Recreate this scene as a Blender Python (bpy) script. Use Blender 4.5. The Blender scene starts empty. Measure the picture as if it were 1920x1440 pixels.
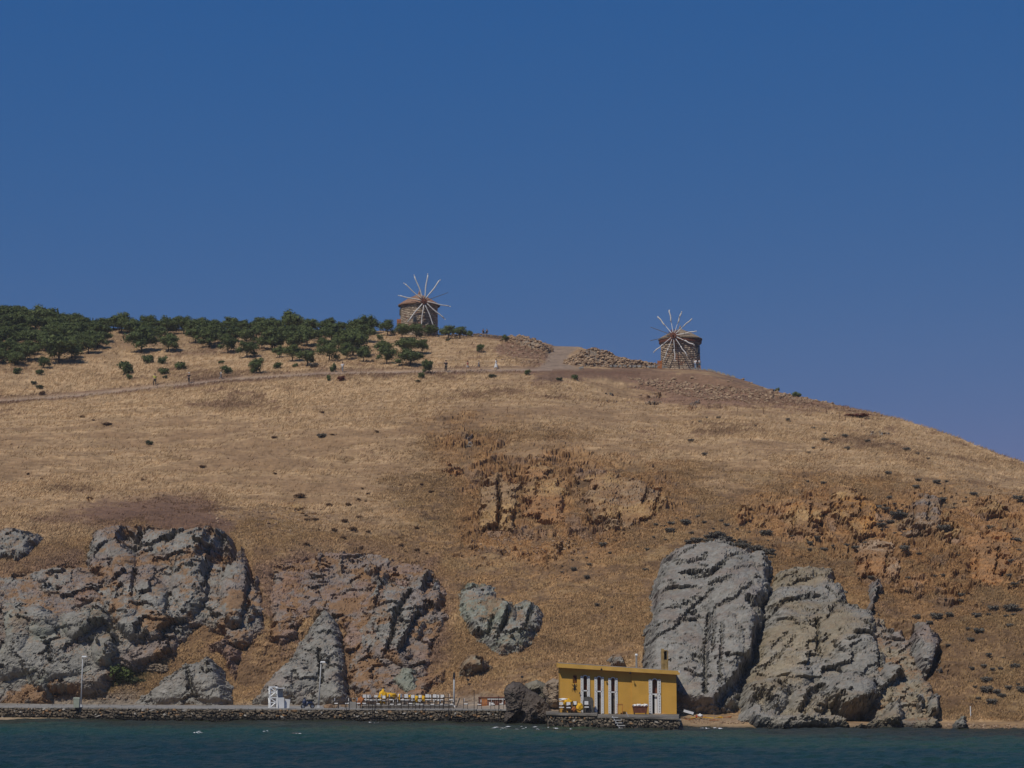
import bpy, bmesh, math, random
import numpy as np
from mathutils import Vector, Matrix

R = math.radians
scene = bpy.context.scene
C = scene.collection
rng = np.random.default_rng(7)
random.seed(7)

# ------------------------------------------------------------------ camera, sky, sun, exposure
F = 4000.0                      # focal length in photo pixels (photo 1920 wide)
H = 6.0                         # eye height above the sea (ferry deck)
TP = (1230 - 720) / F
PITCH = math.atan(TP)
CP, SP = math.cos(PITCH), math.sin(PITCH)
cam_d = bpy.data.cameras.new('camera')
cam = bpy.data.objects.new('camera', cam_d); C.objects.link(cam)
cam.location = (0, 0, H); cam.rotation_euler = (R(90) + PITCH, 0, 0)
cam_d.sensor_width = 36; cam_d.lens = F / 1920 * 36
cam_d.clip_start = 1; cam_d.clip_end = 30000
scene.camera = cam

SUN_EL, SUN_AZ = R(52), R(34)   # azimuth: to the left of the direction back to the camera
to_sun = Vector((-math.sin(SUN_AZ) * math.cos(SUN_EL), -math.cos(SUN_AZ) * math.cos(SUN_EL), math.sin(SUN_EL)))
world = bpy.data.worlds.new('World'); scene.world = world; world.use_nodes = True
nt = world.node_tree; nt.nodes.clear()
sky = nt.nodes.new('ShaderNodeTexSky'); sky.sky_type = 'NISHITA'; sky.sun_disc = False
sky.sun_elevation = SUN_EL; sky.sun_rotation = math.atan2(to_sun.x, to_sun.y)
sky.altitude = 0; sky.air_density = 1.0; sky.dust_density = 0.0; sky.ozone_density = 6.0
# one colour grade over the whole sky: a deep polarised blue as in the photograph
sep = nt.nodes.new('ShaderNodeSeparateColor'); comb = nt.nodes.new('ShaderNodeCombineColor')
nt.links.new(sky.outputs[0], sep.inputs[0])
for ch, (pw, kk) in enumerate(((1.5, 0.262), (0.5, 1.18), (0.18, 4.1))):
    p_ = nt.nodes.new('ShaderNodeMath'); p_.operation = 'POWER'; p_.inputs[1].default_value = pw
    m_ = nt.nodes.new('ShaderNodeMath'); m_.operation = 'MULTIPLY'; m_.inputs[1].default_value = kk
    nt.links.new(sep.outputs[ch], p_.inputs[0]); nt.links.new(p_.outputs[0], m_.inputs[0]); nt.links.new(m_.outputs[0], comb.inputs[ch])
bg = nt.nodes.new('ShaderNodeBackground'); bg.inputs['Strength'].default_value = 0.06
wo = nt.nodes.new('ShaderNodeOutputWorld')
nt.links.new(comb.outputs[0], bg.inputs['Color'])
nt.links.new(bg.outputs[0], wo.inputs['Surface'])
sun_d = bpy.data.lights.new('sun', 'SUN'); sun_d.energy = 3.6; sun_d.angle = R(0.5); sun_d.color = (1.0, 0.94, 0.85)
sun = bpy.data.objects.new('sun', sun_d); C.objects.link(sun)
sun.rotation_euler = to_sun.to_track_quat('Z', 'Y').to_euler()
vs = scene.view_settings
vs.view_transform = 'Standard'; vs.look = 'None'; vs.gamma = 1.0; vs.exposure = -0.2; vs.use_curve_mapping = False
scene.cycles.max_bounces = 5

# ------------------------------------------------------------------ helpers
def W(px, row, Y):
    """point seen at photo pixel (px, row) that stands at world depth Y"""
    a = (px - 960) / F; b = (720 - row) / F
    t = Y / (CP - b * SP)
    return Vector((a * t, Y, H + t * (SP + b * CP)))

def WZ(px, row, z):
    a = (px - 960) / F; b = (720 - row) / F
    t = (z - H) / (SP + b * CP)
    return Vector((a * t, t * (CP - b * SP), z))

def proj(x, y, z):
    d = y * CP + (z - H) * SP
    u = -y * SP + (z - H) * CP
    return 960 + F * x / d, 720 - F * u / d

def X(px, y, z=1.2):
    return (px - 960) / F * (y * CP + (z - H) * SP)

def tag(o, label=None, cat=None, group=None, kind=None):
    if label: o['label'] = label
    if cat: o['category'] = cat
    if group: o['group'] = group
    if kind: o['kind'] = kind
    return o

def empty(name, loc, rz=0, label=None, cat=None, group=None):
    o = bpy.data.objects.new(name, None); C.objects.link(o)
    o.location = loc; o.rotation_euler = (0, 0, rz); o.empty_display_size = 0.1
    return tag(o, label, cat, group)

def link(name, me, parent=None, loc=None, kind=None):
    o = bpy.data.objects.new(name, me); C.objects.link(o)
    if parent: o.parent = parent
    if loc is not None: o.location = loc
    if kind: o['kind'] = kind
    return o

def copy_tree(o, parent=None):
    c = o.copy(); C.objects.link(c)
    if parent: c.parent = parent
    for ch in list(o.children): copy_tree(ch, c)
    return c

def np_mesh(name, V, Q, mat=None, col=None, smooth=False, k=4):
    """mesh from numpy: V (n,3), Q (m,k)"""
    V = np.ascontiguousarray(V, dtype=np.float32); Q = np.ascontiguousarray(Q, dtype=np.int32)
    me = bpy.data.meshes.new(name)
    me.vertices.add(len(V)); me.vertices.foreach_set('co', V.ravel())
    me.loops.add(Q.size); me.loops.foreach_set('vertex_index', Q.ravel())
    me.polygons.add(len(Q)); me.polygons.foreach_set('loop_start', np.arange(0, Q.size, k, dtype=np.int32))
    try: me.polygons.foreach_set('loop_total', np.full(len(Q), k, dtype=np.int32))
    except Exception: pass
    me.polygons.foreach_set('use_smooth', np.full(len(Q), smooth, dtype=bool))
    me.update(calc_edges=True)
    if col is not None:
        at = me.color_attributes.new('col', 'FLOAT_COLOR', 'POINT')
        c4 = np.ones((len(V), 4), dtype=np.float32); c4[:, :3] = col
        at.data.foreach_set('color', c4.ravel())
    if mat: me.materials.append(mat)
    return me

class MB:
    """collects small shapes with several materials in ONE mesh"""
    def __init__(s): s.v = []; s.f = []; s.m = []; s.mats = []
    def mi(s, mat):
        if mat not in s.mats: s.mats.append(mat)
        return s.mats.index(mat)
    def add(s, V, Fs, mat):
        b = len(s.v); s.v += [tuple(p) for p in V]
        k = s.mi(mat)
        for f in Fs: s.f.append(tuple(i + b for i in f)); s.m.append(k)
        return s
    def box(s, c, size, mat, rot=None, taper=1.0, jit=0.0):
        hx, hy, hz = size[0] / 2, size[1] / 2, size[2] / 2
        P = []
        for z in (-1, 1):
            k = taper if z > 0 else 1.0
            for x, y in ((-1, -1), (1, -1), (1, 1), (-1, 1)):
                p = Vector((x * hx * k, y * hy * k, z * hz))
                if jit: p += Vector((random.uniform(-jit, jit), random.uniform(-jit, jit), random.uniform(-jit, jit)))
                if rot is not None: p = rot @ p
                P.append(p + Vector(c))
        return s.add(P, [(0, 3, 2, 1), (4, 5, 6, 7), (0, 1, 5, 4), (1, 2, 6, 5), (2, 3, 7, 6), (3, 0, 4, 7)], mat)
    def tube(s, pts, rad, mat, n=8, caps=True):
        pts = [Vector(p) for p in pts]
        if not isinstance(rad, (list, tuple)): rad = [rad] * len(pts)
        V = []; Fs = []
        for i, p in enumerate(pts):
            d = (pts[min(i + 1, len(pts) - 1)] - pts[max(i - 1, 0)]).normalized()
            a = Vector((0, 0, 1)) if abs(d.z) < 0.9 else Vector((1, 0, 0))
            u = d.cross(a).normalized(); w = d.cross(u).normalized()
            for j in range(n):
                t = 2 * math.pi * j / n
                V.append(p + (u * math.cos(t) + w * math.sin(t)) * rad[i])
        for i in range(len(pts) - 1):
            for j in range(n):
                a = i * n + j; b = i * n + (j + 1) % n
                Fs.append((a, b, b + n, a + n))
        if caps:
            Fs.append(tuple(range(n))[::-1]); Fs.append(tuple(range((len(pts) - 1) * n, len(pts) * n)))
        return s.add(V, Fs, mat)
    def lathe(s, prof, c, mat, n=24, a0=0, a1=2 * math.pi):
        V = []; Fs = []; full = abs(a1 - a0 - 2 * math.pi) < 1e-6
        m = n if full else n + 1
        for r, z in prof:
            for j in range(m):
                t = a0 + (a1 - a0) * j / n
                V.append((c[0] + r * math.cos(t), c[1] + r * math.sin(t), c[2] + z))
        for i in range(len(prof) - 1):
            for j in range(n):
                a = i * m + j; b = i * m + (j + 1) % m
                Fs.append((a, b, b + m, a + m))
        return s.add(V, Fs, mat)
    def prism(s, poly, y0, y1, mat):
        """poly in x,z extruded from y0 to y1"""
        n = len(poly)
        V = [(x, y0, z) for x, z in poly] + [(x, y1, z) for x, z in poly]
        Fs = [tuple(range(n)), tuple(range(n, 2 * n))[::-1]]
        Fs += [(i + n, (i + 1) % n + n, (i + 1) % n, i) for i in range(n)]
        return s.add(V, Fs, mat)
    def mesh(s, name, smooth=False):
        me = bpy.data.meshes.new(name); me.from_pydata([tuple(v) for v in s.v], [], s.f)
        for m in s.mats: me.materials.append(m)
        me.polygons.foreach_set('material_index', s.m)
        if smooth: me.polygons.foreach_set('use_smooth', [True] * len(s.f))
        me.update(); return me
    def build(s, name, parent=None, loc=None, smooth=False, kind=None):
        return link(name, s.mesh(name, smooth), parent, loc, kind)

# ------------------------------------------------------------------ materials
def mat_base(name):
    m = bpy.data.materials.new(name); m.use_nodes = True
    n = m.node_tree; p = n.nodes['Principled BSDF']
    return m, n, p

def mat_col(name, col, rough=0.7, var=0.15, scale=3.0, bump=0.0, metal=0.0, spec=0.3, col2=None, bscale=None):
    """procedural paint / wood / stone: colour broken up by noise in object space"""
    m, n, p = mat_base(name)
    tc = n.nodes.new('ShaderNodeTexCoord')
    no = n.nodes.new('ShaderNodeTexNoise'); no.inputs['Scale'].default_value = scale; no.inputs['Detail'].default_value = 6
    n.links.new(tc.outputs['Object'], no.inputs['Vector'])
    cr = n.nodes.new('ShaderNodeValToRGB')
    c2 = col2 or tuple(c * (1 - 2 * var) for c in col)
    cr.color_ramp.elements[0].position = 0.32; cr.color_ramp.elements[0].color = (*c2, 1)
    cr.color_ramp.elements[1].position = 0.68; cr.color_ramp.elements[1].color = (*[c * (1 + var * 0.5) for c in col], 1)
    n.links.new(no.outputs[0], cr.inputs[0]); n.links.new(cr.outputs[0], p.inputs['Base Color'])
    p.inputs['Roughness'].default_value = rough; p.inputs['Metallic'].default_value = metal
    p.inputs['Specular IOR Level'].default_value = spec
    if bump:
        bn = n.nodes.new('ShaderNodeBump'); bn.inputs['Strength'].default_value = bump; bn.inputs['Distance'].default_value = 0.05
        n2 = n.nodes.new('ShaderNodeTexNoise'); n2.inputs['Scale'].default_value = bscale or scale * 5; n2.inputs['Detail'].default_value = 4
        n.links.new(tc.outputs['Object'], n2.inputs['Vector'])
        n.links.new(n2.outputs[0], bn.inputs['Height']); n.links.new(bn.outputs[0], p.inputs['Normal'])
    return m

def mat_attr(name, fine=2.5, amp=0.3, bump=0.5, rough=0.95, spec=0.1, rand=0.0, stretch=(1, 1, 1), tint=None):
    """colour from the 'col' attribute broken up by fine noise"""
    m, n, p = mat_base(name)
    at = n.nodes.new('ShaderNodeAttribute'); at.attribute_name = 'col'
    ge = n.nodes.new('ShaderNodeNewGeometry')
    mp = n.nodes.new('ShaderNodeMapping'); mp.inputs['Scale'].default_value = stretch
    no = n.nodes.new('ShaderNodeTexNoise'); no.inputs['Scale'].default_value = fine; no.inputs['Detail'].default_value = 5
    no.inputs['Roughness'].default_value = 0.65
    n.links.new(ge.outputs['Position'], mp.inputs['Vector']); n.links.new(mp.outputs[0], no.inputs['Vector'])
    mr = n.nodes.new('ShaderNodeMapRange'); mr.inputs[1].default_value = 0.3; mr.inputs[2].default_value = 0.7
    mr.inputs[3].default_value = 1 - amp; mr.inputs[4].default_value = 1 + amp
    n.links.new(no.outputs[0], mr.inputs[0])
    mx = n.nodes.new('ShaderNodeVectorMath'); mx.operation = 'SCALE'
    n.links.new(at.outputs['Color'], mx.inputs[0]); n.links.new(mr.outputs[0], mx.inputs['Scale'])
    n.links.new(mx.outputs[0], p.inputs['Base Color'])
    p.inputs['Roughness'].default_value = rough; p.inputs['Specular IOR Level'].default_value = spec
    if bump:
        bn = n.nodes.new('ShaderNodeBump'); bn.inputs['Strength'].default_value = bump; bn.inputs['Distance'].default_value = 0.15
        n.links.new(no.outputs[0], bn.inputs['Height']); n.links.new(bn.outputs[0], p.inputs['Normal'])
    return m

def mat_leaf(name, a, b):
    m, n, p = mat_base(name)
    ge = n.nodes.new('ShaderNodeNewGeometry'); oi = n.nodes.new('ShaderNodeObjectInfo')
    mx = n.nodes.new('ShaderNodeMix'); mx.data_type = 'RGBA'
    mx.inputs[6].default_value = (*a, 1); mx.inputs[7].default_value = (*b, 1)
    mn = n.nodes.new('ShaderNodeMath'); mn.operation = 'MULTIPLY_ADD'; mn.inputs[1].default_value = 0.6
    ml = n.nodes.new('ShaderNodeMath'); ml.operation = 'MULTIPLY'; ml.inputs[1].default_value = 0.4
    n.links.new(oi.outputs['Random'], ml.inputs[0])
    n.links.new(ge.outputs['Random Per Island'], mn.inputs[0]); n.links.new(ml.outputs[0], mn.inputs[2])
    n.links.new(mn.outputs[0], mx.inputs[0]); n.links.new(mx.outputs[2], p.inputs['Base Color'])
    p.inputs['Roughness'].default_value = 0.7; p.inputs['Specular IOR Level'].default_value = 0.15
    return m

M = {}
M['white'] = mat_col('white_paint', (0.72, 0.72, 0.70), 0.5, 0.06, 2)
M['canvas'] = mat_col('sail_canvas', (0.62, 0.60, 0.56), 0.8, 0.1, 4)
M['cushion'] = mat_col('white_cushion', (0.74, 0.73, 0.70), 0.85, 0.05, 3)
M['dark_wood'] = mat_col('dark_wood', (0.045, 0.035, 0.03), 0.6, 0.2, 4)
M['red_wood'] = mat_col('red_brown_wood', (0.16, 0.055, 0.03), 0.7, 0.25, 4)
M['orange_wood'] = mat_col('orange_wood', (0.42, 0.15, 0.04), 0.7, 0.2, 4)
M['grey_wood'] = mat_col('grey_wood', (0.13, 0.115, 0.1), 0.8, 0.25, 4)
M['yellow_wall'] = mat_col('yellow_plaster', (0.57, 0.315, 0.055), 0.85, 0.07, 0.9, 0.25, bscale=14)
M['yellow_trim'] = mat_col('yellow_fascia', (0.58, 0.34, 0.075), 0.8, 0.08, 1.3)
M['yellow_cloth'] = mat_col('yellow_cloth', (0.75, 0.42, 0.02), 0.8, 0.12, 3)
M['iron'] = mat_col('black_iron', (0.02, 0.02, 0.022), 0.5, 0.2, 5)
M['steel'] = mat_col('grey_steel', (0.4, 0.41, 0.42), 0.45, 0.1, 4, metal=0.5)
M['grey_paint'] = mat_col('grey_paint', (0.42, 0.42, 0.41), 0.6, 0.08, 3)
M['bin_green'] = mat_col('pale_green_plastic', (0.33, 0.36, 0.28), 0.6, 0.08, 4)
M['black'] = mat_col('black_opening', (0.012, 0.012, 0.013), 0.8, 0.1, 4)
M['tarp'] = mat_col('grey_tarp', (0.10, 0.095, 0.085), 0.8, 0.2, 5, 0.3)
M['blue_paint'] = mat_col('dark_blue_paint', (0.02, 0.03, 0.07), 0.35, 0.1, 4, spec=0.5)
M['rubber'] = mat_col('rubber', (0.02, 0.02, 0.02), 0.8, 0.1, 4)
M['concrete'] = mat_col('concrete', (0.30, 0.285, 0.26), 0.9, 0.15, 0.8, 0.4, bscale=6)
M['road'] = mat_col('promenade_concrete', (0.27, 0.255, 0.23), 0.9, 0.12, 0.35, 0.3, bscale=5)
M['mill_mortar'] = mat_col('mill_mortar', (0.27, 0.215, 0.16), 0.95, 0.25, 1.5, 0.5)
M['roof_red'] = mat_col('mill_roof_boards', (0.33, 0.19, 0.12), 0.9, 0.25, 5, 0.5)
M['thatch'] = mat_col('mill_roof_shingle', (0.30, 0.225, 0.15), 0.9, 0.25, 5, 0.5)
M['glass'] = mat_col('dark_glass', (0.02, 0.025, 0.03), 0.15, 0.1, 4, spec=0.6)
M['red'] = mat_col('red_plastic', (0.5, 0.05, 0.03), 0.6, 0.1, 4)
M['bark'] = mat_col('bark', (0.075, 0.055, 0.042), 0.9, 0.25, 3)
M['pine'] = mat_leaf('pine_needles', (0.040, 0.060, 0.018), (0.13, 0.155, 0.05))
M['olive'] = mat_leaf('olive_scrub', (0.035, 0.045, 0.02), (0.075, 0.08, 0.04))
M['scrub_grey'] = mat_leaf('grey_scrub', (0.09, 0.08, 0.066), (0.17, 0.15, 0.115))
M['scrub_brown'] = mat_leaf('brown_scrub', (0.09, 0.05, 0.028), (0.19, 0.11, 0.055))
M['scrub_red'] = mat_leaf('red_scrub', (0.10, 0.03, 0.02), (0.2, 0.06, 0.035))
M['terrain'] = mat_attr('hillside', 1.6, 0.2, 0.5, stretch=(.6, 1, 1.4))
M['rock'] = mat_attr('rock', 2.0, 0.17, 0.3, rough=0.9)
M['stone'] = mat_attr('loose_stone', 3.0, 0.2, 0.3)
M['blade'] = mat_attr('dry_blades', 1.0, 0.1, 0)

def mat_stone_random(name, a, b):
    m, n, p = mat_base(name)
    oi = n.nodes.new('ShaderNodeObjectInfo'); mx = n.nodes.new('ShaderNodeMix'); mx.data_type = 'RGBA'
    tc = n.nodes.new('ShaderNodeTexCoord'); no = n.nodes.new('ShaderNodeTexNoise'); no.inputs['Scale'].default_value = 2.5
    ad = n.nodes.new('ShaderNodeMath'); ad.operation = 'MULTIPLY_ADD'; ad.inputs[1].default_value = 0.5
    ml = n.nodes.new('ShaderNodeMath'); ml.operation = 'MULTIPLY'; ml.inputs[1].default_value = 0.7
    n.links.new(tc.outputs['Object'], no.inputs['Vector']); n.links.new(oi.outputs['Random'], ml.inputs[0])
    n.links.new(no.outputs[0], ad.inputs[0]); n.links.new(ml.outputs[0], ad.inputs[2])
    mx.inputs[6].default_value = (*a, 1); mx.inputs[7].default_value = (*b, 1)
    n.links.new(ad.outputs[0], mx.inputs[0]); n.links.new(mx.outputs[2], p.inputs['Base Color'])
    p.inputs['Roughness'].default_value = 0.95; p.inputs['Specular IOR Level'].default_value = 0.1
    return m
M['rubble'] = mat_stone_random('rubble_stone', (0.17, 0.10, 0.06), (0.42, 0.30, 0.19))

# ------------------------------------------------------------------ noise
TN = 1024
def fbm_tile(beta, seed, lo=1.0, hi=512.0, n=TN):
    r = np.random.default_rng(seed); w = np.fft.rfft2(r.standard_normal((n, n)))
    fy = np.fft.fftfreq(n, 1 / n)[:, None]; fx = np.fft.rfftfreq(n, 1 / n)[None, :]
    f = np.sqrt(fx * fx + fy * fy); f[0, 0] = 1
    a = f ** (-beta) * (f >= lo) * (f <= hi); a[0, 0] = 0
    t = np.fft.irfft2(w * a, s=(n, n)); return (t / t.std()).astype(np.float32)
TILE = {'soft': fbm_tile(2.0, 1, 2), 'rough': fbm_tile(1.5, 2, 3), 'harsh': fbm_tile(1.15, 3, 6), 'b': fbm_tile(1.7, 4, 4),
        'band': fbm_tile(0.3, 5, 24, 60)}
def smp(t, u, v, period):
    """bilinear periodic sample; u, v in metres, period in metres of the whole tile"""
    T = TILE[t]; n = T.shape[0]
    a = np.asarray(u) * (n / period); b = np.asarray(v) * (n / period)
    ia = np.floor(a).astype(np.int64); ib = np.floor(b).astype(np.int64)
    fa = (a - ia).astype(np.float32); fb = (b - ib).astype(np.float32)
    i0 = ia % n; i1 = (ia + 1) % n; j0 = ib % n; j1 = (ib + 1) % n
    return (T[j0, i0] * (1 - fa) + T[j0, i1] * fa) * (1 - fb) + (T[j1, i0] * (1 - fa) + T[j1, i1] * fa) * fb
def sstep(x, a=0.0, b=1.0):
    t = np.clip((x - a) / (b - a), 0, 1); return t * t * (3 - 2 * t)
def hashf(i, j, k):
    h = (i.astype(np.int64) * 374761393 + j.astype(np.int64) * 668265263 + k * 2147483647) & 0xffffffff
    h = ((h ^ (h >> 13)) * 1274126177) & 0xffffffff
    h = (h ^ (h >> 16)) & 0xffffff
    return (h / float(0xffffff)).astype(np.float32)
def facets(s, t, cell, seed, ang=0.0, stretch=1.0, slope=0.35):
    """worley cells, every cell a tilted plane: returns height, cell value, border distance (0 at a joint)"""
    ca, sa = math.cos(ang), math.sin(ang)
    u = (s * ca + t * sa) / (cell * stretch); v = (-s * sa + t * ca) / cell
    iu = np.floor(u); iv = np.floor(v)
    f1 = np.full(u.shape, 9e9, np.float32); f2 = f1.copy()
    hh = np.zeros(u.shape, np.float32); val = hh.copy()
    for di in (-1, 0, 1):
        for dj in (-1, 0, 1):
            ci = iu + di; cj = iv + dj
            du = u - (ci + hashf(ci, cj, seed)); dv = v - (cj + hashf(ci, cj, seed + 1))
            d = np.sqrt(du * du + dv * dv)
            nr = d < f1
            f2 = np.where(nr, f1, np.minimum(f2, d))
            r0 = hashf(ci, cj, seed + 2); r1 = hashf(ci, cj, seed + 3) - 0.5; r2 = hashf(ci, cj, seed + 4) - 0.5
            hh = np.where(nr, r0 - 0.5 + slope * 2 * (r1 * du * stretch + r2 * dv), hh)
            val = np.where(nr, r0, val); f1 = np.where(nr, d, f1)
    return hh, val, f2 - f1
def sdf_poly(px, row, poly):
    """signed distance in photo pixels, positive inside"""
    P = np.array(poly, float); n = len(P)
    d = np.full(px.shape, 1e9); ins = np.zeros(px.shape, bool)
    for i in range(n):
        a = P[i]; b = P[(i + 1) % n]; e = b - a
        wx = px - a[0]; wy = row - a[1]
        t = np.clip((wx * e[0] + wy * e[1]) / (e @ e + 1e-9), 0, 1)
        d = np.minimum(d, np.hypot(wx - e[0] * t, wy - e[1] * t))
        c = ((a[1] <= row) != (b[1] <= row))
        xx = a[0] + (row - a[1]) / (e[1] if abs(e[1]) > 1e-9 else 1e-9) * e[0]
        ins ^= c & (px < xx)
    return np.where(ins, d, -d)
def d_line(px, row, pts):
    P = np.array(pts, float); d = np.full(px.shape, 1e9)
    if len(P) == 1: return np.hypot(px - P[0, 0], row - P[0, 1])
    for a, b in zip(P[:-1], P[1:]):
        e = b - a; wx = px - a[0]; wy = row - a[1]
        t = np.clip((wx * e[0] + wy * e[1]) / (e @ e + 1e-9), 0, 1)
        d = np.minimum(d, np.hypot(wx - e[0] * t, wy - e[1] * t))
    return d
def mixc(c, m, k):
    m = np.clip(m, 0, 1)[..., None]; return c * (1 - m) + np.asarray(k, np.float32) * m
# ------------------------------------------------------------------ the hill: profile knots along lines of sight
def ip(px, pts):
    a = np.array(pts, float); return np.interp(px, a[:, 0], a[:, 1])
def YZ(px, row, Y):
    b = (720 - row) / F; t = Y / (CP - b * SP); return Y, H + t * (SP + b * CP)
SHORE = [(-600, 209), (0, 206), (500, 200), (950, 196), (1270, 185), (1500, 180), (1920, 178), (2500, 172)]
L_CB = [(-600, 1318), (0, 1316), (300, 1318), (650, 1318), (850, 1316), (1000, 1312), (1270, 1326), (1400, 1342), (1500, 1352), (1700, 1356), (1900, 1357), (2500, 1360)]
L_CM = [(-600, 1150), (2500, 1170)]
L_CT = [(-600, 985), (300, 985), (700, 1020), (1000, 1040), (1300, 1010), (1600, 1040), (1920, 1060), (2500, 1100)]
L_MS = [(-600, 880), (600, 870), (1000, 850), (1400, 860), (1700, 890), (1920, 930), (2500, 1040)]
L_PL = [(-600, 772), (0, 762), (150, 750), (300, 734), (450, 718), (600, 708), (800, 704), (930, 703), (1030, 702), (1150, 722), (1240, 728), (1330, 730), (1400, 740), (1500, 764), (1600, 787), (1700, 815), (1920, 895), (2500, 1030)]
L_PA = [(-600, 762), (0, 751), (150, 739), (300, 723), (450, 708), (600, 699), (800, 695), (930, 692), (1030, 691), (1240, 697), (1330, 703), (1400, 724), (1500, 753), (1600, 777), (1700, 803), (1920, 880), (2500, 1015)]
L_RI = [(-600, 575), (0, 592), (60, 601), (140, 609), (200, 616), (300, 618), (600, 617), (740, 620), (830, 629), (900, 630), (960, 634), (1020, 643), (1040, 649), (1085, 650), (1120, 662), (1200, 684), (1240, 690), (1320, 693), (1345, 698), (1400, 713), (1440, 728), (1500, 742), (1600, 764), (1700, 789), (1800, 820), (1860, 845), (1920, 866), (2500, 1000)]
Y_CT = [(-600, 236), (800, 240), (1300, 236), (1920, 222), (2500, 215)]
Y_CM = [(-600, 219), (800, 220), (1300, 212), (1920, 200), (2500, 195)]
Y_MS = [(-600, 268), (800, 276), (1300, 272), (1920, 252), (2500, 240)]
Y_PL = [(-600, 322), (900, 328), (1240, 334), (1400, 324), (1920, 276), (2500, 260)]
Y_RI = [(-600, 400), (700, 388), (900, 380), (1050, 374), (1200, 354), (1320, 352), (1440, 340), (1600, 322), (1920, 290), (2500, 270)]
SEG = [4, 5, 12, 95, 92, 74, 70, 6, 44, 8, 16]

def base_profile(px):
    """px (n,) -> Y, Z arrays (n, nv)"""
    n = len(px); K = []
    ys = ip(px, SHORE)
    K.append((ys - 14, np.full(n, -3.0))); K.append((ys - 1.0, np.full(n, -0.8)))
    beach = sstep(px, 1240, 1290)
    K.append((ys + 0.9 + 1.2 * beach, 0.95 * (1 - beach) + 0.35 * beach))
    row = ip(px, L_CB); zc = 1.05 + 0 * px
    yb = ip(px, [(-600, 218), (0, 216), (650, 209), (950, 203), (1270, 193), (1500, 188), (1920, 184), (2500, 178)])
    K.append((yb, np.maximum(YZ(px, row, yb)[1], np.interp(px, [1270, 1450], [1.0, .42]))))
    for L, Yk in ((L_CM, Y_CM), (L_CT, Y_CT), (L_MS, Y_MS), (L_PL, Y_PL)):
        K.append(YZ(px, ip(px, L), ip(px, Yk)))
    yp = ip(px, Y_PL) + np.interp(px, [1000, 1200, 1400], [5, 9, 5]); K.append(YZ(px, ip(px, L_PA), yp))
    K.append(YZ(px, ip(px, L_RI), ip(px, Y_RI)))
    yr, zr = K[-1]
    K.append((yr + 12, zr - 0.3)); K.append((yr + 200, zr * 0 - 4))
    Ys = []; Zs = []
    for k, m in enumerate(SEG):
        f = (np.arange(m) / m)[None, :]
        Ys.append(K[k][0][:, None] * (1 - f) + K[k + 1][0][:, None] * f)
        Zs.append(K[k][1][:, None] * (1 - f) + K[k + 1][1][:, None] * f)
    Ys.append(K[-1][0][:, None]); Zs.append(K[-1][1][:, None])
    Yv = np.concatenate(Ys, 1); Zv = np.concatenate(Zs, 1)
    # round the knees of the profile, but keep beach, bench and ridge crisp
    i3 = sum(SEG[:4]) - 70; i7 = sum(SEG[:7]) - 6
    for A in (Yv, Zv):
        B = A.copy(); w = 17; ker = np.hanning(2 * w + 1); ker /= ker.sum()
        pad = np.pad(A, ((0, 0), (w, w)), mode='edge')
        sm = sum(ker[k] * pad[:, k:k + A.shape[1]] for k in range(2 * w + 1))
        A[:, i3:i7] = sm[:, i3:i7]
    return Yv, Zv

PX0, PX1, DPX = -460.0, 2380.0, 2.05
PXC = np.arange(PX0, PX1, DPX)
TY, TZ = base_profile(PXC)
NC, NV = TY.shape
TX = (PXC[:, None] - 960) / F * (TY * CP + (TZ - H) * SP)
_, TR = proj(TX, TY, TZ)
PXG = np.repeat(PXC[:, None], NV, 1)
VR = sum(SEG[:9])          # index of the ridge knot
TRm = np.minimum.accumulate(TR, axis=1)

def base_at(px, row):
    """smooth hillside point for arrays of photo pixels; also beyond the grid it clamps"""
    c = np.clip((px - PX0) / DPX, 0, NC - 1.001); i = c.astype(int)
    out = np.zeros(px.shape + (3,), np.float64)
    order = np.argsort(i, kind='stable'); ii = i[order]
    st = np.flatnonzero(np.r_[True, ii[1:] != ii[:-1]]); en = np.r_[st[1:], len(ii)]
    for a, b in zip(st, en):
        k = ii[a]; idx = order[a:b]
        rr = TRm[k, :VR + 1][::-1]; v = np.interp(row[idx], rr + np.arange(len(rr)) * 1e-6, np.arange(VR, -1, -1.0))
        j = np.minimum(v.astype(int), NV - 2); f = v - j
        y = TY[k, j] * (1 - f) + TY[k, j + 1] * f; z = TZ[k, j] * (1 - f) + TZ[k, j + 1] * f
        out[idx, 1] = y; out[idx, 2] = z
    out[..., 0] = (px - 960) / F * (out[..., 1] * CP + (out[..., 2] - H) * SP)
    return out

NRM = np.array([0.0, -0.78, 0.626])

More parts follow.
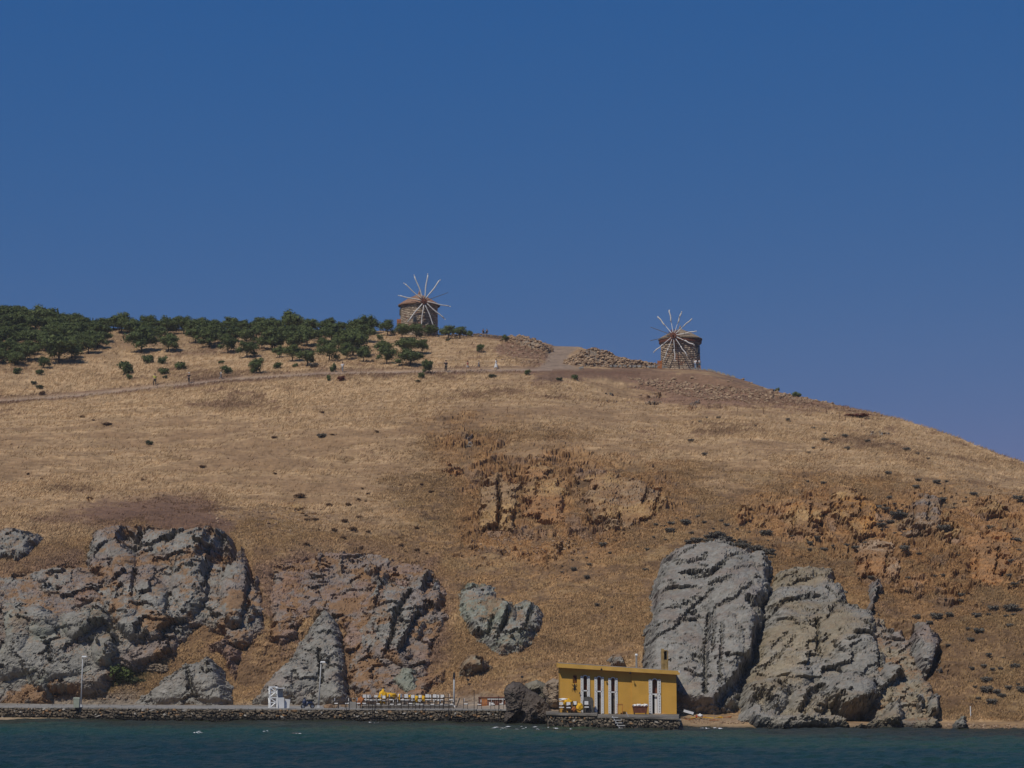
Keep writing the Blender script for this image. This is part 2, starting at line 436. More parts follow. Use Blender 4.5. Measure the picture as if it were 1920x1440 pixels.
# ------------------------------------------------------------------ the crags: outline on the hill, thickness, domes, clefts
GREY = (0.228, 0.216, 0.186); MAUVE = (0.205, 0.168, 0.142); TAN = (0.25, 0.21, 0.145); GREEN = (0.215, 0.225, 0.175)
OCHRE = (0.37, 0.235, 0.105); RUST = (0.33, 0.175, 0.075); DIRT = (0.23, 0.135, 0.075)
CR = []
def crag(label, poly, B, pal, bumps=(), carves=(), seed=1, rough=1.0, ang=1.0, edge=1.6, veg=0.25, cell=3.0, stretch=1.8, name='rock_outcrop', deep=True, group=None):
    if seed < 32 or seed in (33, 34): edge = 1.5; B = B * (.62 if seed != 25 else .7) if seed not in (27, 28) else B * .5
    ext = min(max(p[0] for p in poly) - min(p[0] for p in poly), max(p[1] for p in poly) - min(p[1] for p in poly)) * .05
    edge = min(edge, .28 * ext)
    if seed in (25,): rough *= .62
    elif seed < 40: rough *= .82
    if seed > 40: B = B * .45; edge = .9; rough = rough * .6
    if seed < 40:      # rocks that reach the shore go on below the ground
        q = []; n_ = len(poly)
        for i, (a, b) in enumerate(poly):
            if b < 1300: q.append((a, b))
            elif poly[i - 1][1] < 1300: q += [(a, b), (a, b + 34)]
            elif poly[(i + 1) % n_][1] < 1300: q += [(a, b + 34), (a, b)]
            else: q.append((a, b + 34))
        poly = q
    CR.append(dict(label=label, poly=poly, B=B, pal=pal, bumps=bumps, carves=carves, seed=seed, rough=rough, ang=ang, edge=edge,
                   veg=veg, cell=cell, stretch=stretch, name=name, deep=deep, group=group))
crag('pale grey rounded rock dome at the upper far left, above a tuft of dry grass', [(-70, 985), (0, 990), (40, 987), (78, 996), (90, 1014), (68, 1038), (40, 1056), (10, 1060), (-70, 1050)], 1.2, (GREY, GREY, MAUVE),
     [(30, 1015, 60, 40, 0, 0.9)], [([(40, 1052), (62, 1042)], 4, .8)], 11, 0.8, 0.6)
crag('low grey slab sloping left of the tall left crag', [(50, 1120), (85, 1072), (130, 1050), (166, 1056), (160, 1086), (140, 1112), (95, 1126)], 1.0, (GREY, GREY, MAUVE),
     [(110, 1090, 55, 28, .5, 0.7)], [([(145, 1062), (140, 1095)], 4, 1.0)], 12, 0.8, 0.6)
crag('tall grey crag on the left with a domed top and two dark hollows', [(152, 1035), (170, 985), (215, 980), (265, 978), (345, 985), (400, 987), (440, 1000), (468, 1025), (490, 1080), (502, 1130), (482, 1182), (458, 1212), (440, 1197), (405, 1184), (384, 1152), (372, 1166), (350, 1200), (322, 1198), (335, 1220), (300, 1222), (240, 1222), (200, 1182), (180, 1150), (188, 1112), (165, 1082), (150, 1060)],
     2.4, (GREY, MAUVE, GREY), [(375, 1035, 62, 58, .5, 2.2), (365, 1110, 42, 55, .3, 1.6), (215, 1015, 48, 38, .9, 1.2), (235, 1060, 24, 45, 0, 1.2), (290, 1120, 28, 32, .4, 1.0), (235, 1150, 26, 24, 0, 1.2), (245, 1185, 22, 22, 0, 1.1), (445, 1110, 26, 85, -.1, 1.2), (290, 1180, 40, 30, .4, 0.9), (310, 1030, 20, 30, .7, .9), (425, 1190, 22, 24, .3, .9)],
     [([(240, 1020), (252, 1030)], 15, 2.6), ([(350, 993), (322, 1028)], 5, 1.6), ([(402, 1018), (392, 1045), (380, 1052)], 8, 1.6), ([(418, 1028), (408, 1075), (398, 1085)], 15, 3.4), ([(446, 1018), (436, 1060)], 11, 3.0), ([(318, 1192), (345, 1180)], 12, 3.2), ([(472, 1040), (474, 1100), (462, 1160), (450, 1208)], 6, 2.6), ([(402, 1100), (398, 1140), (372, 1170)], 9, 2.4),
      ([(258, 1078), (254, 1120)], 4, 1.6), ([(230, 1110), (226, 1125)], 6, 1.5), ([(275, 985), (262, 1025)], 5, 1.6), ([(240, 985), (234, 1012)], 4, 1.4), ([(390, 1185), (402, 1195)], 8, 2.2), ([(320, 1120), (315, 1160)], 4, 1.2)], 13, 1.0, 1.0, veg=0.42)
crag('pale grey mass of rounded boulders behind the left street lamp', [(-70, 1130), (0, 1118), (30, 1112), (60, 1122), (100, 1137), (150, 1140), (188, 1132), (215, 1150), (236, 1190), (241, 1230), (215, 1257), (192, 1282), (150, 1292), (100, 1300), (40, 1292), (-70, 1292)],
     1.8, (GREY, GREY, GREEN), [(170, 1170, 52, 34, .4, 1.5), (205, 1225, 34, 34, 0, 1.5), (80, 1170, 34, 30, 0, .8), (35, 1190, 26, 45, 0, .9), (100, 1240, 80, 40, 0, .6), (20, 1250, 40, 26, 0, .6)],
     [([(182, 1184), (196, 1180)], 9, 2.2), ([(128, 1226), (152, 1204), (176, 1190)], 5, 1.2), ([(-2, 1155), (6, 1200)], 9, 3.0), ([(215, 1258), (225, 1240)], 7, 1.6), ([(100, 1247)], 5, 1.2), ([(168, 1215), (172, 1235)], 4, 1.0)], 14, 0.85, 0.8, veg=0.25)
crag('low pyramid shaped grey rock behind the promenade on the left', [(240, 1322), (270, 1290), (310, 1262), (340, 1240), (375, 1236), (392, 1219), (406, 1230), (425, 1260), (443, 1290), (440, 1312), (400, 1324)],
     1.2, (GREY, GREY, GREY), [(385, 1262, 40, 44, -.2, 1.4), (325, 1285, 52, 34, .6, 1.0), (400, 1300, 44, 22, 0, .8)], [([(352, 1255), (360, 1290), (372, 1312)], 4, .8), ([(357, 1298)], 4, 1.0)], 15, 0.7, 0.7, veg=0.08)
crag('tall pyramid shaped grey rock behind the second street lamp', [(465, 1312), (490, 1285), (505, 1260), (540, 1225), (570, 1180), (592, 1142), (612, 1128), (632, 1150), (650, 1190), (656, 1240), (662, 1290), (664, 1322), (560, 1326)],
     1.5, (GREY, GREY, MAUVE), [(612, 1190, 36, 62, .1, 1.4), (560, 1260, 70, 46, .7, 1.1), (630, 1280, 34, 50, 0, 1.0), (520, 1300, 50, 22, .2, .7)], [([(638, 1150), (650, 1200), (652, 1245)], 6, 2.4), ([(600, 1230), (606, 1290)], 3, .9), ([(650, 1255), (655, 1300)], 5, 1.6)], 16, 0.85, 0.9, veg=0.08)
crag('jagged mauve grey crag streaked with clefts above the cafe tables', [(655, 1262), (655, 1200), (668, 1150), (688, 1100), (670, 1070), (678, 1040), (708, 1033), (735, 1058), (758, 1088), (790, 1063), (817, 1060), (832, 1090), (843, 1130), (828, 1170), (802, 1192), (783, 1230), (790, 1262), (760, 1270), (735, 1258), (700, 1262), (672, 1290)],
     1.5, (MAUVE, GREY, MAUVE), [(700, 1075, 30, 36, .3, 1.6), (805, 1085, 22, 30, -.2, 1.4), (760, 1130, 50, 40, .8, 1.1), (720, 1150, 30, 50, .3, .8), (735, 1220, 40, 46, .5, .9), (820, 1140, 20, 40, 0, 1.0), (770, 1180, 24, 50, -.5, 1.0)],
     [([(697, 1056), (706, 1060)], 9, 2.4), ([(720, 1075), (712, 1084)], 8, 2.2), ([(785, 1165), (772, 1195), (756, 1226)], 8, 2.8), ([(812, 1088), (800, 1112)], 9, 2.6), ([(808, 1145), (798, 1162)], 7, 2.0), ([(660, 1120), (655, 1170), (652, 1245)], 6, 2.2), ([(770, 1120), (750, 1150), (738, 1180)], 5, 1.6), ([(718, 1105), (708, 1140)], 5, 1.5), ([(740, 1190), (725, 1230)], 4, 1.2)], 17, 1.25, 1.05, veg=0.4, cell=2.0)
crag('small dark mauve rock tooth high beside the jagged crag', [(588, 1052), (596, 1034), (610, 1034), (613, 1055), (602, 1068)], 1.0, (MAUVE, MAUVE, MAUVE), [(601, 1050, 13, 20, 0, .8)], [([(607, 1050), (603, 1062)], 4, 1.0)], 18, 0.8, edge=.8)
crag('narrow pinkish grey rib beside the dark rock tooth', [(628, 1095), (634, 1060), (637, 1038), (652, 1040), (653, 1070), (645, 1100)], 1.0, (MAUVE, GREY, MAUVE), [(643, 1062, 12, 30, .1, .8)], [([(648, 1045), (646, 1060)], 5, 1.2)], 19, 0.9, edge=.8)
crag('reddish broken rock face between the left crag and the pyramid rock', [(505, 1200), (510, 1120), (520, 1070), (550, 1055), (585, 1075), (600, 1110), (585, 1140), (560, 1180), (530, 1220)], 0.5, ((0.23, 0.145, 0.105), MAUVE, DIRT), [(540, 1100, 26, 30, 0, .5), (530, 1160, 20, 30, 0, .4)], [([(600, 1085), (592, 1115)], 3, .6)], 20, 1.0, veg=0.55, cell=1.6)
crag('greenish grey crag with two leaning ribs above the wooden bar', [(852, 1112), (868, 1085), (905, 1081), (935, 1090), (932, 1108), (950, 1116), (985, 1113), (1010, 1116), (1029, 1145), (1023, 1187), (990, 1217), (940, 1232), (905, 1212), (870, 1192), (855, 1155)],
     1.1, (GREEN, GREY, GREEN), [(945, 1145, 20, 34, .4, 1.4), (1005, 1155, 20, 44, .45, 1.3), (885, 1150, 30, 46, 0, .6), (960, 1200, 44, 26, .6, .8)], [([(962, 1135), (950, 1165), (938, 1190)], 5, 1.8), ([(872, 1188), (905, 1192)], 6, 1.6), ([(1000, 1140), (985, 1180)], 4, 1.3), ([(925, 1160), (915, 1190)], 4, 1.2)], 21, 1.1, 1.0, veg=0.3, cell=2.0)
crag('small rounded grey rock directly behind the cafe chairs', [(733, 1280), (742, 1252), (760, 1246), (780, 1252), (797, 1275), (790, 1300), (745, 1304)], 0.9, (GREEN, GREY, GREEN), [(765, 1275, 30, 26, 0, .9)], [], 22, 0.7, edge=1.2, veg=.05)
crag('small pale rock patch below the greenish crag', [(858, 1238), (885, 1224), (915, 1234), (912, 1256), (870, 1260)], 0.6, (GREEN, GREY, GREEN), [(888, 1242, 24, 14, 0, .5)], [], 23, 0.7, edge=1.2, veg=.1)
crag('small grey rock behind the roof of the yellow building', [(1140, 1245), (1150, 1234), (1172, 1232), (1184, 1244), (1178, 1252), (1145, 1252)], 0.9, (GREY, GREY, GREY), [(1162, 1242, 20, 9, 0, .5)], [], 24, 0.8, edge=.6, veg=0)
crag('huge grey crag standing right of the yellow building', [(1198, 1330), (1200, 1230), (1204, 1180), (1214, 1150), (1214, 1110), (1234, 1060), (1260, 1025), (1300, 1016), (1350, 1013), (1400, 1028), (1440, 1045), (1456, 1070), (1446, 1130), (1430, 1200), (1421, 1250), (1392, 1300), (1347, 1334), (1300, 1336), (1240, 1336)],
     3.6, (GREY, GREY, MAUVE), [(1300, 1090, 90, 70, .5, 1.2), (1375, 1150, 52, 120, .1, 2.0), (1260, 1230, 58, 80, 0, 1.2), (1350, 1235, 38, 62, .1, 1.8), (1400, 1210, 22, 40, 0, 1.2), (1300, 1300, 60, 40, 0, 1.3), (1425, 1085, 26, 50, 0, 1.0)],
     [([(1223, 1125), (1221, 1158)], 10, 2.8), ([(1326, 1168), (1318, 1240), (1315, 1322)], 5, 1.9), ([(1334, 1160), (1330, 1250)], 3, 1.2), ([(1418, 1195), (1410, 1245), (1385, 1282), (1345, 1328)], 14, 4.2), ([(1398, 1150), (1414, 1165)], 11, 2.8), ([(1287, 1076), (1316, 1072), (1318, 1062)], 4, 1.5), ([(1288, 1094), (1302, 1096)], 3, 1.1), ([(1298, 1106), (1325, 1100), (1350, 1082)], 4.5, 1.5),
      ([(1218, 1218), (1262, 1195), (1300, 1150), (1330, 1130)], 3, 1.3), ([(1325, 1120), (1362, 1108)], 5, 1.6), ([(1335, 1162), (1372, 1148), (1402, 1122)], 3.5, 1.3), ([(1222, 1182), (1230, 1190)], 6, 1.6), ([(1272, 1175), (1300, 1165)], 2.5, 1.0), ([(1262, 1068), (1308, 1040)], 2.5, 1.0), ([(1298, 1250), (1306, 1258)], 9, 2.0), ([(1440, 1050), (1442, 1120), (1428, 1190)], 5, 1.8), ([(1346, 1200), (1342, 1300)], 3, 1.1), ([(1356, 1070), (1380, 1062)], 4, 1.2), ([(1280, 1280), (1300, 1292), (1325, 1290)], 4, 1.2)],
     25, 1.0, 0.55, veg=0.03, cell=3.4, stretch=2.2, edge=2.2)
crag('broad tan and grey slab crag rising from the water right of the huge crag', [(1345, 1350), (1378, 1300), (1398, 1250), (1412, 1195), (1430, 1118), (1450, 1070), (1500, 1061), (1556, 1062), (1576, 1085), (1590, 1122), (1640, 1142), (1652, 1200), (1680, 1245), (1705, 1275), (1700, 1310), (1690, 1364), (1600, 1366), (1520, 1364), (1450, 1362), (1395, 1352)],
     3.0, (TAN, GREY, GREY), [(1495, 1130, 56, 60, .2, .9), (1560, 1110, 34, 44, 0, 1.1), (1480, 1220, 50, 70, .5, .8), (1590, 1180, 60, 60, 0, 1.1), (1610, 1240, 50, 34, 0, 1.2), (1430, 1320, 44, 36, .2, 1.6), (1590, 1310, 48, 40, .2, 2.6), (1680, 1265, 36, 24, .5, 1.8), (1510, 1330, 34, 32, 0, 1.6), (1670, 1335, 26, 34, .1, 1.7), (1470, 1290, 50, 26, .3, 1.2)],
     [([(1430, 1170), (1448, 1158), (1465, 1142), (1512, 1132)], 3.5, 1.6), ([(1528, 1172), (1530, 1235)], 5, 1.9), ([(1418, 1328), (1430, 1336)], 17, 3.8), ([(1500, 1345), (1518, 1315), (1535, 1300)], 12, 3.2), ([(1598, 1352), (1645, 1335), (1665, 1312), (1690, 1288)], 24, 5.5), ([(1560, 1340), (1590, 1350)], 12, 3.5), ([(1445, 1225), (1472, 1200)], 2.5, .9), ([(1430, 1262), (1460, 1235), (1485, 1210)], 2.5, .9), ([(1560, 1150), (1548, 1168)], 4, 1.3), ([(1615, 1180), (1640, 1195)], 4, 1.3), ([(1580, 1220), (1600, 1214)], 5, 1.5), ([(1642, 1215), (1645, 1262)], 6, 2.0), ([(1545, 1120), (1565, 1135), (1580, 1115)], 4, 1.3), ([(1480, 1085), (1476, 1110)], 2.5, .8), ([(1700, 1290), (1702, 1330)], 6, 2.5)],
     26, 1.15, 0.7, veg=0.05, cell=2.6, edge=2.0)
crag('narrow dark spire rising behind the tan slab crag', [(1622, 1200), (1626, 1165), (1624, 1120), (1628, 1098), (1645, 1096), (1653, 1118), (1642, 1150), (1640, 1200)], 3.0, (MAUVE, GREY, MAUVE), [(1637, 1115, 14, 20, 0, 1.4), (1632, 1160, 14, 40, 0, 1.2)], [([(1641, 1125), (1638, 1150), (1636, 1190)], 6, 2.2)], 27, 0.9, edge=.9)
crag('rounded pinkish grey crag at the right edge of the rocks', [(1698, 1245), (1700, 1195), (1708, 1166), (1740, 1166), (1748, 1188), (1764, 1196), (1773, 1222), (1766, 1262), (1738, 1288), (1712, 1274)], 3.0, (MAUVE, GREY, MAUVE), [(1725, 1210, 28, 50, 0, 1.3), (1760, 1220, 14, 36, 0, .8)], [([(1757, 1228), (1750, 1255), (1742, 1282)], 8, 2.6), ([(1737, 1175), (1738, 1200)], 3, 1.2)], 28, 0.9, 1.3, veg=.15)
crag('fluted yellowish rock pillars standing on the narrow beach', [(1692, 1364), (1700, 1318), (1722, 1284), (1745, 1298), (1766, 1294), (1768, 1330), (1762, 1362)], 1.6, (TAN, GREY, TAN), [(1712, 1330, 12, 34, 0, 1.0), (1748, 1330, 12, 34, 0, 1.0)], [([(1732, 1300), (1730, 1350)], 4, 1.6)], 29, 0.9, 1.5, veg=.15)
crag('small grey rock cone on the beach near the white stake', [(1764, 1360), (1776, 1330), (1793, 1306), (1812, 1328), (1823, 1356)], 3.6, (GREEN, GREY, GREEN), [(1793, 1335, 20, 24, 0, .9)], [], 30, 0.8, edge=1.0, veg=.05)
crag('low grey rocks at the far right waterline', [(1868, 1370), (1885, 1350), (1915, 1338), (1960, 1322), (2060, 1330), (2080, 1372)], 3.0, (GREY, GREEN, GREY), [(1930, 1350, 30, 14, 0, .8)], [], 31, 0.9, edge=1.0, veg=.1)
crag('wide broken shelf of grey and pinkish rock joining the left crags', [(-70, 1075), (30, 1062), (95, 1062), (150, 1062), (210, 1040), (420, 1050), (500, 1110), (500, 1180), (460, 1222), (380, 1175), (345, 1205), (330, 1230), (235, 1262), (190, 1295), (100, 1303), (-70, 1300)], 0.7, (GREY, MAUVE, MAUVE), [], [], 36, 1.0, edge=.9, veg=.42, cell=2.4)
crag('broad ledge of mauve rock behind the pyramid rock and the jagged crag', [(500, 1060), (560, 1040), (680, 1025), (740, 1045), (800, 1050), (840, 1090), (850, 1150), (820, 1210), (800, 1290), (700, 1300), (655, 1290), (640, 1180), (590, 1150), (540, 1215), (500, 1200)], 0.5, (MAUVE, (0.24, 0.165, 0.125), GREY), [], [], 37, 1.1, edge=.8, veg=.5, cell=1.9)
crag('rough grey rock filling the gap beneath the right spire', [(1600, 1130), (1660, 1165), (1700, 1180), (1740, 1260), (1760, 1300), (1750, 1358), (1640, 1362), (1600, 1250)], 1.0, (MAUVE, TAN, GREY), [], [], 38, 1.0, edge=.9, veg=.35, cell=2.0)
crag('reddish grey rock shelf between the low slab and the tall left crag', [(95, 1130), (140, 1108), (162, 1085), (190, 1095), (205, 1130), (190, 1140), (150, 1142)], 0.6, (MAUVE, (0.23, 0.145, 0.105), GREY), [(160, 1118, 24, 16, 0, .4)], [], 32, 0.9, edge=1.6, veg=.4, cell=1.6)
crag('pinkish rock spur below the right end of the tall left crag', [(380, 1240), (390, 1200), (410, 1190), (440, 1200), (462, 1218), (450, 1250), (445, 1285), (425, 1255), (405, 1225)], 0.7, (MAUVE, (0.23, 0.15, 0.115), MAUVE), [(425, 1215, 26, 24, 0, .6)], [([(388, 1190), (402, 1198)], 6, 1.6)], 33, 0.9, edge=1.6, veg=.3, cell=1.6)
crag('broken mauve ledges under the jagged crag', [(668, 1300), (675, 1268), (705, 1262), (738, 1262), (765, 1275), (800, 1262), (835, 1240), (850, 1270), (800, 1300), (740, 1306)], 0.4, (MAUVE, DIRT, GREY), [(700, 1280, 26, 18, 0, .4)], [], 34, 0.9, edge=1.4, veg=.5, cell=1.3)
crag('ochre rock face split by one long vertical crack', [(888, 1005), (896, 930), (905, 890), (930, 880), (955, 890), (972, 920), (976, 990), (960, 1006), (930, 1002)], 0.9, (OCHRE, (0.30, 0.2, 0.11), OCHRE), [(915, 950, 22, 55, 0, .6), (952, 950, 16, 50, 0, .5)], [([(934, 900), (936, 950), (933, 1000)], 3.4, 1.9), ([(968, 950), (969, 980)], 2.5, 1.2), ([(899, 920), (900, 970)], 2, .8), ([(945, 985), (960, 975)], 3, .9)], 41, 0.9, 1.4, veg=.25, cell=1.5, edge=1.0)
crag('rust red rock face in the middle of the slope', [(968, 905), (985, 870), (1010, 850), (1022, 872), (1062, 905), (1072, 950), (1050, 992), (1000, 988), (976, 950)], 0.6, (RUST, OCHRE, RUST), [(1000, 930, 24, 40, .2, .5), (1045, 930, 16, 34, 0, .5)], [([(1010, 900), (1005, 930)], 3, .9), ([(1057, 925), (1060, 950)], 3, .9)], 42, 1.0, 1.2, veg=.4, cell=1.2, edge=1.0)
crag('ochre outcrop with a banded lower end in the middle of the slope', [(1100, 985), (1092, 930), (1100, 900), (1125, 884), (1180, 888), (1240, 905), (1256, 940), (1238, 968), (1192, 985), (1165, 1002), (1130, 998)], 0.8, (OCHRE, (0.29, 0.2, 0.12), RUST), [(1130, 930, 34, 40, .2, .6), (1200, 930, 30, 30, .6, .5), (1150, 985, 22, 14, 0, .5)], [([(1215, 920), (1205, 945)], 3.5, 1.2), ([(1162, 965), (1163, 995)], 3, 1.4), ([(1135, 978), (1160, 972)], 3, 1.0), ([(1130, 988), (1160, 984)], 2.5, .9), ([(1240, 925), (1228, 955)], 3, 1.0), ([(1098, 960), (1110, 970)], 4, 1.2)], 43, 1.1, 1.0, veg=.35, cell=1.4, edge=1.0)
crag('pale yellow square rock block below the ochre face', [(854, 1042), (858, 1004), (882, 1001), (883, 1038)], 0.5, ((0.38, 0.29, 0.15),) * 3, [(869, 1022, 12, 18, 0, .3)], [], 44, 0.7, edge=.6, veg=.1)
crag('grey rock fin on the slope above the ochre face', [(868, 838), (870, 815), (882, 805), (896, 818), (898, 842), (882, 848)], 0.7, (GREY, MAUVE, GREY), [(884, 828, 10, 18, 0, .5)], [([(880, 812), (876, 828)], 3, 1.0)], 45, 0.9, edge=.6, veg=.2)
crag('small ochre rock hump at the left edge of the bare soil', [(150, 946), (155, 930), (165, 924), (180, 930), (198, 944), (185, 952)], 0.6, (OCHRE, DIRT, OCHRE), [(170, 938, 16, 10, 0, .5)], [], 46, 0.8, edge=.6, veg=.2)
for k, (poly, lab, pal) in enumerate([
    ([(1462, 985), (1468, 945), (1500, 925), (1545, 940), (1556, 990), (1530, 1006), (1490, 998)], 'orange ribbed rock face right of the middle of the slope', (RUST, OCHRE, (0.4, 0.21, 0.07))),
    ([(1540, 935), (1560, 910), (1600, 915), (1640, 940), (1655, 985), (1620, 1010), (1575, 980)], 'orange rock face with a dark shrub above it', ((0.4, 0.21, 0.07), OCHRE, RUST)),
    ([(1600, 1100), (1596, 1040), (1612, 1005), (1650, 1002), (1685, 1030), (1705, 1080), (1690, 1120), (1640, 1095)], 'rust and cream streaked gully wall', (RUST, (0.36, 0.26, 0.17), RUST)),
    ([(1690, 985), (1700, 940), (1725, 925), (1765, 935), (1770, 990), (1730, 1010)], 'grey brown broken rock on the right slope', ((0.28, 0.2, 0.13), MAUVE, OCHRE)),
    ([(1800, 1090), (1810, 1010), (1850, 985), (1895, 1000), (1910, 1060), (1880, 1120), (1830, 1115)], 'bare orange rock face near the right edge', (RUST, (0.38, 0.19, 0.07), RUST)),
    ([(400, 970), (408, 950), (430, 945), (438, 972), (418, 980)], 'small ochre rocks above the tall left crag', (OCHRE, DIRT, OCHRE)),
    ([(520, 975), (528, 945), (560, 935), (580, 955), (570, 980)], 'scattered ochre rocks right of the bare soil', (OCHRE, DIRT, OCHRE)),
    ([(1120, 752), (1128, 738), (1160, 742), (1175, 755), (1150, 760)], 'low grey rocks in the grass under the rubble bank', (GREY, MAUVE, GREY)),
    ([(1206, 756), (1215, 738), (1235, 742), (1240, 758), (1220, 762)], 'small grey outcrop in the grass left of the stone spill', (GREY, DIRT, MAUVE)),
    ([(1276, 768), (1290, 752), (1312, 755), (1318, 772), (1296, 776)], 'small brown grey outcrop below the stone spill', (MAUVE, DIRT, GREY)),
    ([(1330, 828), (1340, 808), (1362, 812), (1376, 826), (1350, 832)], 'small brown rock knob in the upper right grass', (DIRT, MAUVE, DIRT)),
    ([(1610, 820), (1618, 806), (1650, 806), (1668, 812), (1655, 824)], 'grey stone patch in the grass below the red shrub', (MAUVE, GREY, DIRT)),
]):
    cx = sum(p[0] for p in poly) / len(poly); cy = sum(p[1] for p in poly) / len(poly); w = max(p[0] for p in poly) - min(p[0] for p in poly)
    big = w > 70
    crag(lab, poly, 0.8 if big else 0.35, pal, [(cx, cy, w * .4, w * .35, .3, .6 if big else .4)], [([(cx + w * .15, cy - w * .2), (cx + w * .1, cy + w * .2)], 3, 1.1), ([(cx - w * .2, cy - w * .1), (cx - w * .22, cy + w * .25)], 2.5, .9)] if big else [], 50 + k, 1.25 if big else 0.8, 1.2, veg=.5, cell=1.5 if big else .8, edge=.8, deep=big)

for (cx, cy), (w, h_), kd, lb in [((955, 905), (20, 70), 'ochre', 'narrow ochre rib right beside the long vertical crack'), ((1022, 862), (16, 46), 'rust', 'small rust red fin at the top of the middle rock band'), ((1085, 905), (18, 60), 'ochre', 'ochre rib between the rust face and the banded outcrop'), ((1052, 1000), (16, 60), 'pale', 'pale yellow streak of rock below the rust red face'), ((1180, 930), (22, 50), 'ochre', 'ochre rib inside the banded outcrop'), ((1392, 965), (26, 40), 'ochre', 'low ochre rocks at the left start of the right orange band'), ((1440, 975), (22, 44), 'rust', 'rust ribs left of the orange ribbed face'), ((1512, 1000), (20, 60), 'ochre', 'ochre rib under the orange ribbed face'), ((1668, 1060), (22, 70), 'pale', 'cream streaked rib below the dark shrubs'), ((1730, 1060), (30, 70), 'rust', 'broad rust slab in the middle of the right orange slope'), ((1780, 985), (26, 60), 'rust', 'rust rocks below the upper right shrubs'), ((1790, 1080), (26, 60), 'ochre', 'ochre rock streak running down the right slope'), ((1860, 940), (40, 40), 'rust', 'rust rocks high near the right skyline'), ((1905, 1090), (30, 60), 'rust', 'rust red rocks at the right edge of the slope'), ((845, 880), (22, 40), 'rust', 'rust rocks left of the ochre face'), ((820, 830), (26, 30), 'rust', 'rust rocks beside the grey rock fin')]:
    P_ = {'ochre': (OCHRE, RUST, OCHRE), 'rust': (RUST, OCHRE, RUST), 'pale': ((0.38, 0.28, 0.14), OCHRE, OCHRE)}[kd]
    crag(lb, [(cx - w * .5, cy + h_ * .5), (cx - w * .6, cy - h_ * .1), (cx - w * .2, cy - h_ * .55), (cx + w * .35, cy - h_ * .45), (cx + w * .6, cy + h_ * .05), (cx + w * .35, cy + h_ * .55)], 0.9, P_, [(cx, cy, w * .4, h_ * .4, .1, .5)], [([(cx + w * .3, cy - h_ * .3), (cx + w * .25, cy + h_ * .3)], 2.5, 1.0)], 80 + int(cx) % 37, 1.6, 1.35, veg=.3, cell=1.0, edge=.8, deep=False)
# ------------------------------------------------------------------ regions of the hillside (photo pixels), on a lattice
LX = np.arange(PX0 - 20, PX1 + 20, 5.0); LR = np.arange(560, 1420, 4.0)
GX, GR = np.meshgrid(LX, LR)
def lat(poly): return sdf_poly(GX, GR, poly).astype(np.float32)
def lat_at(L, px, row):
    u = np.clip((px - LX[0]) / 5.0, 0, len(LX) - 1.001); v = np.clip((row - LR[0]) / 4.0, 0, len(LR) - 1.001)
    i = u.astype(int); j = v.astype(int); a = u - i; b = v - j
    return (L[j, i] * (1 - a) + L[j, i + 1] * a) * (1 - b) + (L[j + 1, i] * (1 - a) + L[j + 1, i + 1] * a) * b
REG = {
 'soil_left': [lat([(190, 935), (390, 932), (430, 960), (440, 1000), (200, 985), (120, 980), (60, 985)])],
 'brush': [lat([(-460, 1050), (0, 1060), (150, 975), (450, 985), (480, 960), (620, 985), (720, 975), (790, 900), (800, 800), (870, 790), (980, 830), (1250, 880), (1500, 880), (1700, 880), (1920, 915), (2400, 1000), (2400, 1400), (-460, 1400)])],
 'rust': [lat([(800, 810), (870, 800), (960, 830), (1060, 840), (1250, 885), (1275, 950), (1190, 1000), (1080, 1030), (1050, 1060), (860, 1050), (880, 900)]),
          lat([(1380, 960), (1500, 900), (1620, 905), (1760, 920), (1920, 940), (2200, 1000), (2200, 1130), (1920, 1130), (1740, 1150), (1600, 1090), (1440, 1010)])],
 'mauve': [lat([(480, 1080), (560, 1030), (680, 1030), (820, 1050), (850, 1200), (800, 1290), (660, 1300), (470, 1260)]),
           lat([(0, 1060), (150, 1030), (200, 1180), (60, 1110)]), lat([(1650, 1140), (1720, 1150), (1790, 1290), (1690, 1290)])],
 'gravel': [lat([(-460, 1280), (100, 1285), (150, 1300), (200, 1292), (250, 1296), (300, 1330), (660, 1318), (980, 1310), (1050, 1325), (1050, 1350), (-460, 1350)])],
 'terrace': [lat([(1000, 699), (1040, 688), (1240, 690), (1330, 694), (1380, 704), (1440, 730), (1400, 742), (1300, 730), (1180, 724), (1080, 712), (1000, 712)])],
 'rubble_soil': [lat([(1160, 712), (1300, 722), (1440, 730), (1560, 745), (1640, 775), (1500, 765), (1330, 762), (1200, 735)]),
                 lat([(930, 625), (1000, 628), (1040, 650), (1010, 690), (940, 670)])],
 'road_dirt': [lat([(1040, 646), (1092, 646), (1065, 668), (1072, 684), (1095, 694), (1000, 696), (1022, 680), (1030, 660)])],
 'beach': [lat([(1262, 1336), (1360, 1344), (1450, 1354), (1700, 1357), (1850, 1358), (1850, 1380), (1262, 1376)])],
 'green': [lat([(195, 1275), (210, 1250), (270, 1245), (290, 1262), (250, 1280)])],
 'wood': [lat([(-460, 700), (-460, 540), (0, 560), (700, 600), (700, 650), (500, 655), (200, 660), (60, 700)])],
}
REG = {k: np.maximum.reduce(v) for k, v in REG.items()}
CRL = [lat(c['poly']) if c['deep'] else None for c in CR]

